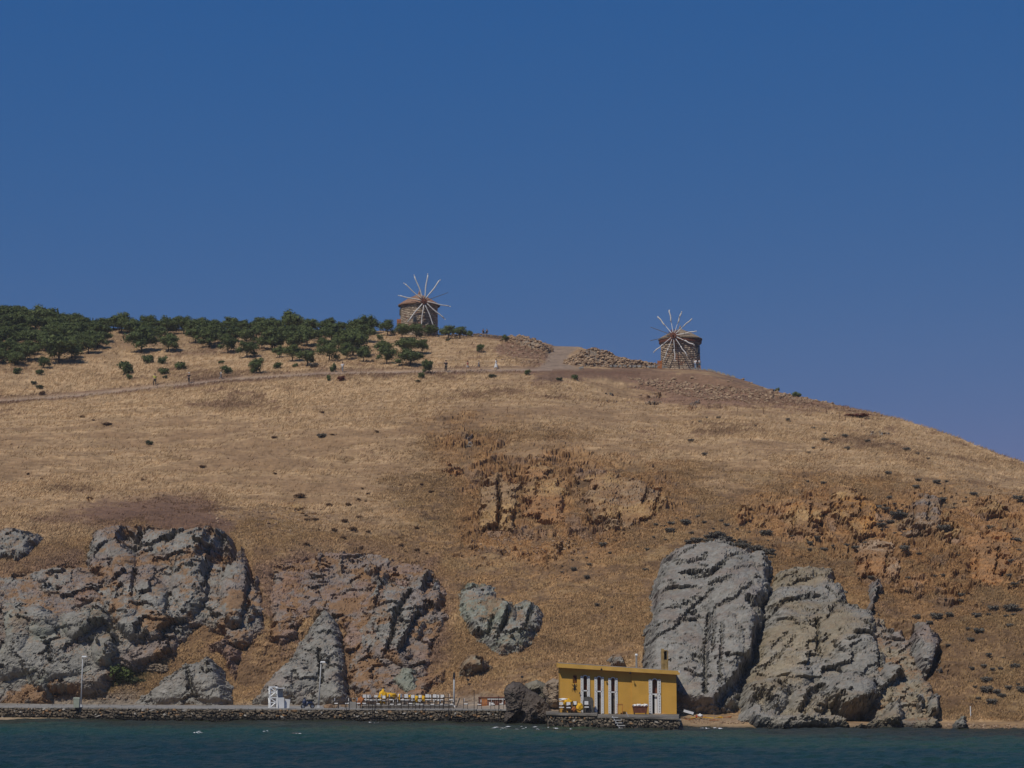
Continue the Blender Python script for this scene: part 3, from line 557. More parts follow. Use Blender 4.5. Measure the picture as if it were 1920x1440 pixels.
# masks at the terrain vertices
s_ = TX; t_ = TY * 0.9 + TZ * 1.1
wob = smp('rough', s_, t_, 90) * 9; wob2 = smp('rough', s_ + 37, t_ + 11, 90) * 7
mpx = PXG + wob; mrow = TR + wob2
fine = smp('harsh', s_, t_, 60); med = smp('rough', s_, t_, 130); big = smp('soft', s_, t_, 400)
streak = smp('harsh', s_ * 0.35 + t_ * 0.15, t_ * 1.6, 110)
def reg(k, soft=14): return sstep(lat_at(REG[k], mpx, mrow), -soft, soft)
m_brush = sstep(lat_at(REG['brush'], mpx + 34 * smp('rough', s_ + 60, t_, 120), mrow + 22 * smp('rough', s_, t_ + 60, 100)), -50, 60); m_rust = reg('rust', 30); m_mauve = reg('mauve', 20); m_soil = reg('soil_left', 12)
# colours: what the ground IS
COL = np.zeros((NC, NV, 3), np.float32)
GR1 = np.array((0.46, 0.312, 0.170)); GR2 = np.array((0.27, 0.170, 0.090))
gm = sstep(streak * 0.40 + med * 0.45 + big * 0.5 + .15 + .5 * sstep(PXG, 900, 300), -1.0, 1.1)
COL[:] = GR2 * (1 - gm[..., None]) + GR1 * gm[..., None]
COL = mixc(COL, sstep(med * .7 + fine * .5 + big * .4, 0.9, 1.7) * .8, (0.165, 0.095, 0.055))
BR1 = np.array((0.29, 0.182, 0.088)); BR2 = np.array((0.165, 0.10, 0.053))
bm_ = sstep(fine * .7 + med * .4, -1, 1)
BRC = BR2 * (1 - bm_[..., None]) + BR1 * bm_[..., None]
BRC = mixc(BRC, sstep(smp('b', s_ + 9, t_, 70), .7, 1.6) * .6, (0.31, 0.205, 0.1))
COL = COL * (1 - m_brush[..., None]) + BRC * m_brush[..., None]
rst = reg('rust', 90) * sstep(smp('rough', s_ * 2.2 + t_ * .2, t_ * .45 + 31, 70) + .5 * fine, -.9, 1.1)
COL = mixc(COL, rst * .85 * m_brush, (0.33, 0.175, 0.07))
rr_ = smp('rough', s_ * 1.8 + t_ * .3 + 50, t_ * .6, 60)
RC = mixc(mixc(np.zeros_like(COL) + np.float32((0.29, 0.16, 0.07)), sstep(rr_, -.2, 1.2), (0.31, 0.18, 0.08)), sstep(-rr_, .5, 1.5), (0.26, 0.165, 0.1))
rocky = m_rust * sstep(smp('b', s_ * 1.3, t_ * .7 + 77, 60), -1.2, .3)
COL = COL * (1 - rocky[..., None]) + RC * rocky[..., None]
COL = mixc(COL, m_mauve * sstep(med + fine * .6, -.8, 1.0) * .75, (0.19, 0.12, 0.09))
COL = mixc(COL, m_soil * .9, (0.155, 0.09, 0.06))
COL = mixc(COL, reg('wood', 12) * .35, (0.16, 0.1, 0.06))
COL = mixc(COL, reg('terrace', 5), (0.19, 0.115, 0.072))
COL = mixc(COL, reg('rubble_soil', 8) * .9, (0.215, 0.125, 0.08))
COL = mixc(COL, sstep(lat_at(REG['road_dirt'], PXG, TR), -4, 4), (0.255, 0.185, 0.13))
COL = mixc(COL, reg('gravel', 14) * .9, (0.25, 0.21, 0.165))
COL = mixc(COL, reg('green', 8) * .8, (0.06, 0.06, 0.025))
COL = mixc(COL, sstep(lat_at(REG['beach'], PXG, TR), -3, 3), (0.27, 0.185, 0.105))
# the footpath along its bench
dpath = TR - ip(PXG, L_PA)
pm = np.exp(-((dpath - 1.5) / 2.2) ** 2) * (PXG < 1035) 
pk = np.exp(-((dpath - 5.5) / 4.5) ** 2) * (PXG < 1200)
COL = mixc(COL, pk * .9 * sstep(fine, -1.6, .2), (0.13, 0.07, 0.045))
COL = mixc(COL, np.exp(-((dpath + 3.5) / 1.6) ** 2) * (PXG < 1000) * .7, (0.15, 0.085, 0.055))
COL = mixc(COL, pm * .9, (0.31, 0.225, 0.165))
COL = mixc(COL, sstep(TZ, 0.25, -0.1), (0.05, 0.042, 0.03))
COL *= (1 + .13 * np.clip(big, -1.5, 1.5)[..., None] * m_brush[..., None])
COL *= (1 + 0.10 * fine[..., None])
COL = np.clip(COL, 0.01, 0.6)

# relief
up = sstep(TR, 1345, 1318)
h = smp('soft', s_, t_, 260) * 0.35 * up + smp('rough', s_ + 5, t_, 80) * 0.10 * up + fine * 0.03
h += m_brush * up * smp('harsh', s_, t_ + 5, 45) * 0.075
fa, fv, fb = facets(s_ + smp('rough', s_, t_, 40) * .6, t_, 1.1, 5, 1.3, 2.8, .7)
rk = rocky * up
h += rk * (fa * 0.8 - 0.5 * (1 - sstep(fb, 0, .12)) + smp('harsh', s_, t_, 22) * .10)
ro, _, _ = facets(s_ + smp('rough', s_, t_, 30) * .3, t_, 0.9, 9, .4, 1.2, .6)
h += np.clip(m_mauve * .8 + m_brush * .35 * sstep(med, .2, 1), 0, 1) * up * ro * 0.45
COL *= (1 + rk[..., None] * (fv[..., None] - .5) * .35)
flat = np.exp(-(dpath / 9.0) ** 2) * (PXG < 1450) + sstep(lat_at(REG['road_dirt'], PXG, TR), -8, 4)
h *= (1 - np.clip(flat, 0, .85))
h -= 0.12 * np.exp(-((dpath - 1.5) / 2.0) ** 2) * (PXG < 1035)
h *= np.where(np.arange(NV)[None, :] < sum(SEG[:3]), 0.25, 1.0)
edge_ = np.exp(-((np.arange(NV)[None, :] - VR) / 6.0) ** 2); h *= (1 - edge_ * .6)
for c, L in zip(CR, CRL):
    if L is not None:
        h -= (c['B'] + 1.6) * sstep(lat_at(L, PXG, TR), 4, 26) * sstep(TR, ip(PXG, L_CB) - 1, ip(PXG, L_CB) - 8)
TP3 = np.stack([TX, TY, TZ], -1) + h[..., None] * NRM
ii = np.arange(NC - 1)[:, None] * NV + np.arange(NV - 1)[None, :]
Q = np.stack([ii, ii + NV, ii + NV + 1, ii + 1], -1).reshape(-1, 4)
me = np_mesh('hillside', TP3.reshape(-1, 3), Q, M['terrain'], COL.reshape(-1, 3))
tag(link('hillside', me), 'dry golden hillside falling to the sea', kind='structure')

GPX, GRW = proj(TP3[..., 0], TP3[..., 1], TP3[..., 2])
GRm = np.minimum.accumulate(GRW, axis=1)
def ground(px, row, lift=0.0):
    """visible ground point under a photo pixel"""
    k = int(np.clip(round((px - PX0) / DPX), 0, NC - 1))
    r = GRm[k, :VR + 1]
    j = int(np.searchsorted(-r, -row)); j = min(max(j, 1), VR)
    r0, r1 = r[j - 1], r[j]; f = 0 if r0 == r1 else (r0 - row) / (r0 - r1); f = min(max(f, 0), 1)
    p = TP3[k, j - 1] * (1 - f) + TP3[k, j] * f
    return Vector((p[0] + (px - PXC[k]) * p[1] / F, p[1], p[2] + lift))

# ------------------------------------------------------------------ build the crags
def build_crag(c):
    P = np.array(c['poly'], float); st = 1.75
    xs = np.arange(P[:, 0].min() - 10, P[:, 0].max() + 12, st); rs = np.arange(P[:, 1].max() + 10, P[:, 1].min() - 12, -st)
    gx, gr = np.meshgrid(xs, rs); sh = gx.shape
    px = gx.ravel(); row = gr.ravel()
    foot = ip(px, L_CB) - 3 if c['seed'] not in (26, 29, 30, 31, 38) else np.interp(px, [1340, 1400, 1440, 2000], [1344, 1352, 1360, 1362])
    B0 = base_at(px, np.clip(np.minimum(row, foot), 600, 1372))
    B0[:, 2] -= np.maximum(row - foot, 0) * B0[:, 1] / F      # below its foot the rock goes straight down into the ground
    m = B0[:, 1].mean() / F
    s = B0[:, 0]; t = B0[:, 1] * .55 + B0[:, 2] * 1.2; sd = c['seed'] * 13.7
    wb = 9.0 if c['seed'] > 40 else 4.0
    d = sdf_poly(px + smp('rough', s + sd, t, 30) * wb, row + smp('rough', s, t + sd, 30) * wb, c['poly']) * m
    inside = sstep(d, -0.35, c['edge'])
    ro = c['rough']
    su = s + smp('rough', s + sd, t, 50) * .8; tu = t + smp('rough', s, t + sd, 50) * .8
    h1, v1, b1 = facets(su, tu, c['cell'], c['seed'] * 7, c['ang'], c['stretch'], .85)
    h2, v2, b2 = facets(su, tu, c['cell'] * .36, c['seed'] * 7 + 50, c['ang'] + .5, 1.6, .6)
    h3, v3, b3 = facets(su, tu, c['cell'] * .13, c['seed'] * 7 + 90, c['ang'] - .3, 1.5, .6)
    k = min(1.0, c['cell'] / 3)
    if c['seed'] > 40:
        hf, vf, bf = facets(su, tu, .7, c['seed'] + 500, 1.35, 3.5, .7); k = max(k, .35)
    else: hf = bf = None
    rel = (h1 * .95 - 0.26 * (1 - sstep(b1, 0, .07))) * k + (h2 * 0.24 - 0.06 * (1 - sstep(b2, 0, .10))) * k + h3 * .04 * k + smp('rough', s, t + 3, 34) * .09
    if hf is not None: rel = rel + hf * .3 - .2 * (1 - sstep(bf, 0, .12)) * sstep(smp('rough', s, t + 40, 20), -.3, .8)
    h = -1.4 + (c['B'] + 1.4) * inside
    dome = np.zeros_like(h)
    for (cx, cy, rx, ry, an, a) in c['bumps']:
        ca, sa = math.cos(an), math.sin(an)
        ux = ((px - cx) * ca - (row - cy) * sa) / rx; uy = ((px - cx) * sa + (row - cy) * ca) / ry
        q = ux * ux + uy * uy + 0.18 * (h2)
        dome = np.maximum(dome, a * np.sqrt(np.clip(1 - q, 0, 1))) if False else dome + a * np.clip(1 - q, 0, 1) ** .6 * (1 - .35 * np.clip(dome, 0, 1))
    h = h + (dome + rel * ro) * inside
    carved = np.zeros_like(h)
    wx = px + smp('harsh', s, t, 12) * 1.6; wr = row + smp('harsh', s + 5, t, 12) * 1.6
    for pts, w, dep in c['carves']:
        if c['seed'] in (25, 26): w = w * .72; dep = dep * .58
        q = d_line(wx, wr, pts) / w
        k_ = np.sqrt(np.clip(1.15 - q, 0, 1)); carved = np.maximum(carved, dep * k_)
    h = h - carved * inside
    pos = B0 + h[:, None] * np.array([0.0, -0.95, 0.31])
    # colour of the stone
    pal = [np.array(x, np.float32) for x in c['pal']]
    n1 = sstep(smp('soft', s + sd, t, 45), -.8, .8); n2 = sstep(smp('rough', s, t + sd, 25), .1, 1.5)
    col = pal[0][None] * (1 - n1[:, None]) + pal[1][None] * n1[:, None]
    col = col * (1 - .55 * n2[:, None]) + pal[2][None] * .55 * n2[:, None]
    col = col * (0.84 + .16 * v1[:, None] + .14 * v2[:, None]) * (1 + .08 * smp('harsh', s, t, 20)[:, None])
    # dirt and dry growth collects on ledges (upward facing) and in joints
    g = pos.reshape(sh + (3,)); du = np.gradient(g, axis=1); dv = np.gradient(g, axis=0)
    N = np.cross(du, dv); N /= np.linalg.norm(N, axis=-1, keepdims=True) + 1e-9
    upz = N[..., 2].ravel()
    lg = sstep(upz + .18 * smp('harsh', s + 9, t, 25), .86, .97) * .6 + sstep(smp('rough', s + 31 + sd, t, 34), 1.3 - 1.9 * c['veg'], 2.1 - 1.9 * c['veg']) * min(1, c['veg'] * 2)
    col = mixc(col, np.clip(lg, 0, .9) * min(1, .25 + c['veg'] * 2.2), (0.235, 0.135, 0.065))
    rim = sstep(.75 - d + .35 * smp('rough', s + 71, t, 22), 0, .9) * (.8 if c['seed'] not in (14, 15, 16, 25, 26, 30, 31, 27, 28) else .0) * sstep(pos[:, 2], 2.5, 5)
    col = mixc(col, rim, (0.225, 0.137, 0.072))
    if c['name'] == 'rock_outcrop': col = mixc(col, sstep(pos[:, 2], 0.55, 0.15) * .8, (0.045, 0.042, 0.035))
    keep = (d > -0.7).reshape(sh)
    a = np.arange(px.size).reshape(sh)
    fk = keep[:-1, :-1] & keep[1:, 1:] & keep[1:, :-1] & keep[:-1, 1:]
    Qd = np.stack([a[:-1, :-1], a[:-1, 1:], a[1:, 1:], a[1:, :-1]], -1)[fk]
    used = np.unique(Qd); re = np.full(px.size, -1); re[used] = np.arange(len(used))
    me = np_mesh(c['name'], pos[used], re[Qd], M['rock'], np.clip(col[used], .01, .6))
    o = link(c['name'], me); tag(o, c['label'], 'rock', c['group'])
    return o
for c in CR: build_crag(c)

# ------------------------------------------------------------------ dry grass and brush: nobody could count them
def blades(name, n, prob, lo, hi, wid, lean, spread, colfun, nb=3, seed=0):
    r = np.random.default_rng(seed)
    # visible hillside cells, weighted by their size in the picture
    v0, v1 = sum(SEG[:3]), VR + 3
    cs = slice(int((-60 - PX0) / DPX), int((1980 - PX0) / DPX))
    w = prob[cs, v0:v1] * np.maximum(np.abs(np.gradient(TR, axis=1))[cs, v0:v1], .05)
    w = w.ravel() / w.sum(); cum = np.cumsum(w)
    k = np.searchsorted(cum, r.random(n)); k = np.minimum(k, len(w) - 1)
    nvv = v1 - v0; ci = k // nvv + cs.start; vi = k % nvv + v0
    ci = np.minimum(ci, NC - 2); vi = np.minimum(vi, NV - 2)
    fu = r.random((n, 1)); fv = r.random((n, 1))
    P = TP3[ci, vi] * (1 - fu) * (1 - fv) + TP3[ci + 1, vi] * fu * (1 - fv) + TP3[ci, vi + 1] * (1 - fu) * fv + TP3[ci + 1, vi + 1] * fu * fv
    col = colfun(COL[ci, vi], r, n)
    Vv = np.zeros((n, nb, 3, 3)); L = lo + (hi - lo) * r.random((n, nb, 1)) ** 1.5
    ang = r.random((n, nb)) * 2 * np.pi
    dx = np.stack([np.cos(ang * .16 - .5), np.sin(ang * .16 - .5), ang * 0], -1)
    off = (r.random((n, nb, 3)) - .5) * spread; off[..., 2] = -0.03
    base = P[:, None] + off
    base[..., 2] += -off[..., 1] * -0.35
    tip = base + np.stack([lean * L[..., 0] + (r.random((n, nb)) - .5) * L[..., 0] * .7, (r.random((n, nb)) - .7) * L[..., 0] * .5, L[..., 0] * (.75 + .25 * r.random((n, nb)))], -1)
    Vv[:, :, 0] = base - dx * wid; Vv[:, :, 1] = base + dx * wid; Vv[:, :, 2] = tip
    cc = np.repeat(col[:, None, :], nb * 3, 1).reshape(-1, 3)
    me = np_mesh(name, Vv.reshape(-1, 3), np.arange(n * nb * 3).reshape(-1, 3), M['blade'], np.clip(cc, .01, .7), k=3)
    return link(name, me)
onland = (TZ > np.interp(PXG, [1300, 1450], [1.4, .6])) * 1.0
no_track = 1 - np.clip(np.exp(-((dpath - 1.5) / 3.0) ** 2) * (PXG < 1040) + sstep(lat_at(REG['road_dirt'], PXG, TR), -4, 2) + sstep(lat_at(REG['terrace'], PXG, TR), -3, 3), 0, 1)
crm = np.zeros_like(TX)
for c, L in zip(CR, CRL):
    if L is not None: crm = np.maximum(crm, sstep(lat_at(L, PXG, TR), 8, 16))
gprob = onland * no_track * (1 - crm) * (1 - m_brush) * (1 - m_soil) * (.04 + gm ** 2)
def gcol(c, r, n): return c * (0.9 + .25 * r.random((n, 1))) + np.array((.06, .045, .026)) * r.random((n, 1))
tag(blades('dry_grass', 60000, gprob, .18, .5, .05, .55, .6, gcol, 3, 21), 'pale dry grass bent by the wind over the upper slope', kind='stuff')
bprob = onland * no_track * (1 - crm) * np.clip(m_brush + m_soil * .3, 0, 1) * (1 - rocky * .75) * (1 - reg('gravel', 14)) * sstep(fine + med * .8, -.6, 1.2)
def bcol(c, r, n): return c * (0.75 + .6 * r.random((n, 1))) + np.array((.05, .032, .014)) * (r.random((n, 1)) > .6)
tag(blades('dry_brush', 75000, bprob, .10, .32, .07, .15, .45, bcol, 3, 22), 'brown and orange dry brush covering the lower slope', kind='stuff')

# ------------------------------------------------------------------ trees and shrubs
def leaf_mesh(name, clumps, nleaf, size, mat, seed, core=True, flat=.8):
    """clumps: (cx,cy,cz,rx,ry,rz). small faces spread through every clump"""
    r = np.random.default_rng(seed); Vs = []; 
    tot = sum(c[3] * c[5] for c in clumps)
    for c in clumps:
        m = max(8, int(nleaf * c[3] * c[5] / tot))
        d = r.standard_normal((m, 3)); d /= np.linalg.norm(d, axis=1, keepdims=True)
        rad = .55 + .55 * r.random((m, 1)) ** .7
        p = np.array(c[:3]) + d * rad * np.array(c[3:6])
        nrm = d + .8 * r.standard_normal((m, 3)); nrm /= np.linalg.norm(nrm, axis=1, keepdims=True)
        a = np.cross(nrm, r.standard_normal((m, 3))); a /= np.linalg.norm(a, axis=1, keepdims=True); b = np.cross(nrm, a)
        s = size * (.6 + .8 * r.random((m, 1)))
        Vs.append(np.stack([p - a * s, p + b * s * flat, p + a * s, p - b * s * flat], 1).reshape(-1, 3))
    V = np.concatenate(Vs); Qq = np.arange(len(V)).reshape(-1, 4)
    if core:
        bm = bmesh.new()
        for c in clumps:
            g = bmesh.ops.create_icosphere(bm, subdivisions=1, radius=1)
            for v in g['verts']:
                v.co = Vector((c[0] + v.co.x * c[3] * .6, c[1] + v.co.y * c[4] * .6, c[2] + v.co.z * c[5] * .6))
        cv = np.array([v.co[:] for v in bm.verts]); bm.verts.index_update()
        cq = np.array([[f.verts[0].index, f.verts[1].index, f.verts[2].index, f.verts[2].index] for f in bm.faces]) ; bm.free()
        me = bpy.data.meshes.new(name)
        me.from_pydata([tuple(v) for v in np.concatenate([V, cv])], [], [tuple(q) for q in Qq.tolist()] + [tuple(q[:3]) for q in (cq + len(V)).tolist()])
        me.materials.append(mat); me.update(); return me
    return np_mesh(name, V, Qq, mat)

def pine_variant(k):
    r = random.Random(100 + k); cl = []
    n = 11 + k % 4
    for i in range(n):
        a = i * 2.4 + r.random(); q = math.sqrt((i + .5) / n) * .40
        zc = .44 + .34 * (1 - (q / .42) ** 2) + r.uniform(-.12, .08) - (.15 if i % 3 == 0 else 0)
        rr = r.uniform(.15, .22)
        cl.append((q * math.cos(a) + .04 * (k % 3 - 1), q * math.sin(a), zc, rr, rr, rr * r.uniform(.65, .9)))
    cl.append((0, 0, .50, .34, .34, .30))
    if k % 2: cl.append((r.uniform(-.3, .3), -.2, .38, .15, .15, .11))
    crown = leaf_mesh('pine_crown', cl, 1900, .027, M['pine'], 200 + k)
    t = MB(); lean = r.uniform(-.05, .05)
    t.tube([(0, 0, -.04), (lean * .4, 0, .16), (lean, .01, .34), (lean * 1.4, 0, .6)], [.032, .026, .022, .010], M['bark'], 7)
    for j in range(4):
        a = j * 1.6 + r.random(); z0 = .2 + .07 * j
        t.tube([(lean * .7, 0, z0), (lean + .12 * math.cos(a), .12 * math.sin(a), z0 + .1), (lean + .26 * math.cos(a), .26 * math.sin(a), z0 + .22)], [.016, .011, .005], M['bark'], 5)
    return crown, t.mesh('pine_trunk', True)
PV = [pine_variant(k) for k in range(8)]
def cypress_variant():
    cl = [(0, 0, .12 + .1 * i, .13 - .012 * i, .13 - .012 * i, .09) for i in range(9)]
    t = MB().tube([(0, 0, -.03), (0, 0, .3)], [.03, .02], M['bark'], 6)
    return leaf_mesh('cypress_crown', cl, 900, .022, M['pine'], 300), t.mesh('cypress_trunk')
CYP = cypress_variant()
def shrub_variant(k, mat, tall=.8):
    r = random.Random(400 + k); cl = [(0, 0, .22, .36, .36, .3 * tall)]
    for i in range(6):
        a = i * 1.05 + r.random(); q = r.uniform(.18, .34)
        cl.append((q * math.cos(a), q * math.sin(a), .2 + r.uniform(0, .25) * tall, r.uniform(.15, .24), r.uniform(.15, .24), r.uniform(.12, .22) * tall))
    return leaf_mesh('shrub', cl, 420, .05, mat, 500 + k)
SG = [shrub_variant(k, M['scrub_grey']) for k in range(4)]
SB = [shrub_variant(k + 10, M['scrub_brown']) for k in range(3)]
SO = [shrub_variant(k + 20, M['pine'], 1.1) for k in range(3)]
SOL = [shrub_variant(k + 30, M['olive']) for k in range(3)]
SR = [shrub_variant(40, M['scrub_red'])]

def tree(px, row, w, h, label, group=None, lean=0, kind='pine', cat='tree'):
    p = ground(px, row); s = p.y / F
    crown, trunk = (PV[random.randrange(8)] if kind == 'pine' else CYP)
    o = empty('pine_tree' if kind == 'pine' else 'cypress_tree', p, random.uniform(0, 6.28), label, cat, group)
    W_ = w * s / (.92 if kind == 'pine' else .28); H_ = h * s * 1.08
    o.scale = (W_, W_, H_)
    if lean: o.rotation_euler = (0, lean, 0)
    link('crown', crown, o); link('trunk', trunk, o)
    return o
def shrub(px, row, w, h, label, var=SO, group=None, name='shrub'):
    p = ground(px, row); s = p.y / F
    me = random.choice(var); o = link(name, me, None, p); o.rotation_euler = (0, 0, random.uniform(0, 6.28))
    W_ = w * s / 1.05; o.scale = (W_, W_, h * s / .72)
    return tag(o, label, 'shrub', group)

G1 = 'pines standing free in front of the wood'
for px, row, w, h, lab in [
    (29, 687, 27, 26, 'small round pine at the lower left end of the wood'),
    (82, 691, 23, 22, 'small pine standing alone on dry grass right of the lower wood edge'),
    (110, 681, 66, 54, 'very broad pine on a short trunk at the lower left edge of the wood'),
    (134, 673, 32, 34, 'pine with a bare thin trunk right beside the very broad pine'),
    (165, 664, 34, 38, 'full pine at the right corner of the left wood'),
    (264, 662, 52, 46, 'broad pine with spreading limbs above three round shrubs'),
    (316, 660, 36, 34, 'compact pine casting a shadow in the open grass left of the middle wood'),
    (366, 644, 32, 32, 'pine at the left front of the middle wood behind the compact one'),
    (392, 652, 36, 32, 'pine with a visible trunk at the left front of the middle wood'),
    (427, 664, 35, 38, 'tall full pine in front of the wood right of a pair of trunks'),
    (463, 671, 36, 32, 'pine low in front of the wood with a crown cut flat below'),
    (510, 657, 46, 42, 'broad pine with a wide crown near the middle of the wood edge'),
    (523, 671, 22, 22, 'small pine just below the broad wood edge pine'),
    (548, 678, 32, 32, 'rounded pine low at the middle of the wood front'),
    (577, 686, 32, 30, 'crooked pine over a patch of grey brush'),
    (617, 677, 38, 34, 'forked pine directly above the path walker in white'),
    (650, 675, 30, 32, 'dense pine between two larger pines above the path'),
    (662, 669, 52, 54, 'largest pine of the wood right end with a dark thick trunk'),
    (682, 679, 28, 30, 'bushy pine reaching the ground right of the largest one'),
    (718, 664, 30, 26, 'upper one of two stacked pines right of the wood'),
    (725, 683, 32, 36, 'lower one of two stacked pines right of the wood'),
    (765, 664, 46, 32, 'wide double crowned pine below the left windmill'),
    (792, 664, 20, 28, 'thin brownish pine right of the wide double crowned one'),
    (769, 686, 48, 30, 'wide low pine above the right bend of the path'),
    (677, 628, 40, 34, 'large round pine on the skyline left of the left windmill'),
    (726, 630, 27, 30, 'rounded pine on the crest one tree left of the left windmill'),
    (754, 634, 26, 27, 'pine at the left foot of the left windmill'),
    (781, 633, 30, 26, 'pine hiding the foot of the left windmill in the middle'),
    (807, 631, 28, 22, 'low pine at the right foot of the left windmill'),
    (617, 619, 28, 22, 'thin flat topped pine alone in a gap on the skyline'),
    (841, 635, 30, 24, 'round dark pine on the crest right of the left windmill'),
    (862, 634, 26, 22, 'ragged pine beside the round one on the crest')]:
    tree(px, row, w * 1.12, h * 1.12, lab, G1)
tree(809, 701, 26, 32, 'wind bent pine leaning left beside the path', G1, lean=-.45)
tree(490, 700, 34, 32, 'leaning pine with its crown left of its foot near the path', G1, lean=-.6)
tree(903, 661, 17, 17, 'tiny crooked pine alone in the grass right of the wood', G1, lean=-.3)
tree(881, 634, 12, 16, 'sapling on the crest near the two sitting people', G1)
tree(947, 642, 14, 16, 'small dark tree left of the left stone heap', G1)
for px, h in ((108, 30), (124, 20)):
    r = float(ip(px, L_RI)); tree(px, r + 4, h * .35, h, 'tall narrow cypress on the left skyline' if h == 30 else 'shorter narrow cypress right of the tall one on the skyline', None, kind='cypress')
for px in (174, 180, 189):
    r = float(ip(px, L_RI)); tree(px, r + 4, 7, 20, 'thin dark cypress in the little row on the left skyline', 'row of thin cypresses', kind='cypress')
G2 = 'shrubs dotted over the grass by the path'
for px, row, w, h, lab, var in [
    (33, 701, 21, 14, 'round green shrub under the small round pine at the far left', SO),
    (74, 703, 19, 13, 'green shrub in the grass below the small lone pine at the left', SO),
    (236, 701, 36, 28, 'largest green shrub above the yellow topped walker', SO),
    (242, 712, 15, 14, 'small green shrub touching the underside of the largest shrub', SO),
    (277, 681, 28, 20, 'left one of two round green shrubs under the broad pine', SO),
    (303, 682, 23, 17, 'right one of two round green shrubs under the broad pine', SO),
    (307, 702, 27, 16, 'flat green shrub above and right of the yellow topped walker', SO),
    (309, 710, 14, 9, 'tiny olive shrub under the flat green one', SOL),
    (338, 693, 28, 19, 'round green shrub up and left of the dark coated walker', SO),
    (425, 701, 28, 19, 'round green shrub right above the walker in the white shirt', SO),
    (414, 683, 15, 9, 'little green shrub above the round one by the white shirted walker', SO),
    (63, 721, 14, 9, 'small olive shrub in the grass above the path at the left', SOL),
    (74, 729, 18, 10, 'wide olive shrub just above the path at the left', SOL),
    (79, 741, 18, 11, 'brownish shrub almost touching the left path', SB),
    (520, 691, 21, 15, 'dark green shrub right of the leaning pine', SO),
    (553, 689, 13, 9, 'small green shrub under the rounded pine', SO),
    (586, 689, 26, 12, 'grey brush patch under the crooked pine', SG),
    (624, 697, 15, 18, 'dark shrub at the path left of the walker in white', SO),
    (616, 714, 10, 14, 'thin dark shrub below the path beside the red bush', SO),
    (640, 714, 19, 14, 'dark red bush below the path', SR),
    (790, 709, 17, 13, 'dark green shrub at the foot of the wind bent pine', SO),
    (784, 717, 14, 7, 'low olive shrub below the path under the wind bent pine', SOL),
    (713, 637, 16, 12, 'small round shrub on the crest two trees left of the left windmill', SO),
    (632, 618, 15, 11, 'brown bush in the skyline gap beside the flat topped pine', SB),
    (700, 629, 14, 12, 'green shrub on the crest beside the large round pine', SO),
    (840, 640, 12, 8, 'little olive shrub under the round pine on the crest', SOL),
    (989, 703, 15, 12, 'dark green shrub at the lower path edge by the dirt road', SO),
    (1049, 714, 15, 9, 'brownish green shrub below the mouth of the dirt road', SOL),
    (1078, 713, 16, 14, 'dark green shrub on the bank right of the dirt road mouth', SO),
    (924, 708, 18, 10, 'pale thin shrub below the walker in the long white robe', SOL),
    (1457, 732, 12, 8, 'left one of the two dark shrubs on the right skyline', SO),
    (1495, 740, 22, 11, 'right one of the two dark shrubs on the right skyline', SO),
    (603, 820, 24, 10, 'single dark shrub in the middle of the pale grass slope', SG),
    (279, 834, 18, 12, 'single olive shrub in the pale grass at the left', SOL),
    (1478, 790, 11, 9, 'small grey shrub in the upper right grass', SG),
    (1610, 783, 56, 11, 'flat red brown bush by the upper right skyline', SR)]:
    shrub(px, row, w, h, lab, var, G2)
shrub(225, 1278, 62, 34, 'large green thicket under the low wall beside the pale boulders', SO)
shrub(250, 1283, 40, 20, 'olive weeds right of the green thicket', SOL)

# the wood: each tree of it stands where it grows
def in_wood(px, row):
    top = float(ip(px, L_RI)) + 3
    low = float(ip(px, [(-160, 702), (40, 684), (70, 662), (190, 654), (200, 632), (262, 644), (330, 636), (400, 648), (470, 655), (560, 660), (640, 662), (700, 646), (705, 622)]))
    return top < row < low
pts = []; tries = 0; rw = random.Random(5)
while len(pts) < 265 and tries < 9000:
    tries += 1
    px = rw.uniform(-150, 702); row = rw.uniform(594, 702)
    if not in_wood(px, row): continue
    sx_, sy_ = (16, 9) if px < 200 else (23, 12)
    if any(((px - a) / sx_) ** 2 + ((row - b) / sy_) ** 2 < 1 for a, b in pts): continue
    pts.append((px, row))
for px in range(-145, 600, 17):    # the row along the skyline
    pts.append((px + rw.uniform(-4, 4), float(ip(px, L_RI)) + rw.uniform(1, 4)))
for i, (px, row) in enumerate(pts):
    w = rw.uniform(26, 48); h = rw.uniform(.8, 1.1) * w
    if row < float(ip(px, L_RI)) + 6: h *= .66; w *= .85
    elif px < 200: h *= .85
    left = px < 200
    sk = row < float(ip(px, L_RI)) + 6
    tree(px, row, w, h, ('rounded pine in the skyline row at the back of the left wood' if sk else 'dark green pine inside the dense wood at the left end of the ridge') if left else 'rounded pine in the skyline row at the back of the long ridge wood' if sk else 'dark green pine inside the long wood along the ridge left of the windmill',
         'pines of the dense left wood' if left else 'pines of the wood along the ridge')

# grey and brown scrub over the right slope
rs = random.Random(9)
def scatter(n, poly, wmin, wmax, vars_, label, group, sep=13):
    out = []; tr = 0
    P = np.array(poly); x0, y0 = P.min(0); x1, y1 = P.max(0)
    while len(out) < n and tr < n * 60:
        tr += 1; px = rs.uniform(x0, x1); row = rs.uniform(y0, y1)
        if out and rs.random() < .55: q_ = rs.choice(out); px = q_[0] + rs.uniform(-30, 30); row = q_[1] + rs.uniform(-14, 14)
        if sdf_poly(np.array([px]), np.array([row]), poly)[0] < 0: continue
        if any(sdf_poly(np.array([px]), np.array([row]), c['poly'])[0] > 2 for c in CR if c['seed'] < 40): continue
        if any(abs(px - a) < sep and abs(row - b) < sep * .6 for a, b in out): continue
        out.append((px, row))
        w = rs.uniform(wmin, wmax) * rs.choice((.6, .8, 1.0, 1.2, 1.5, 2.0))
        shrub(px, row, w, w * rs.uniform(.4, .6), label, vars_, group)
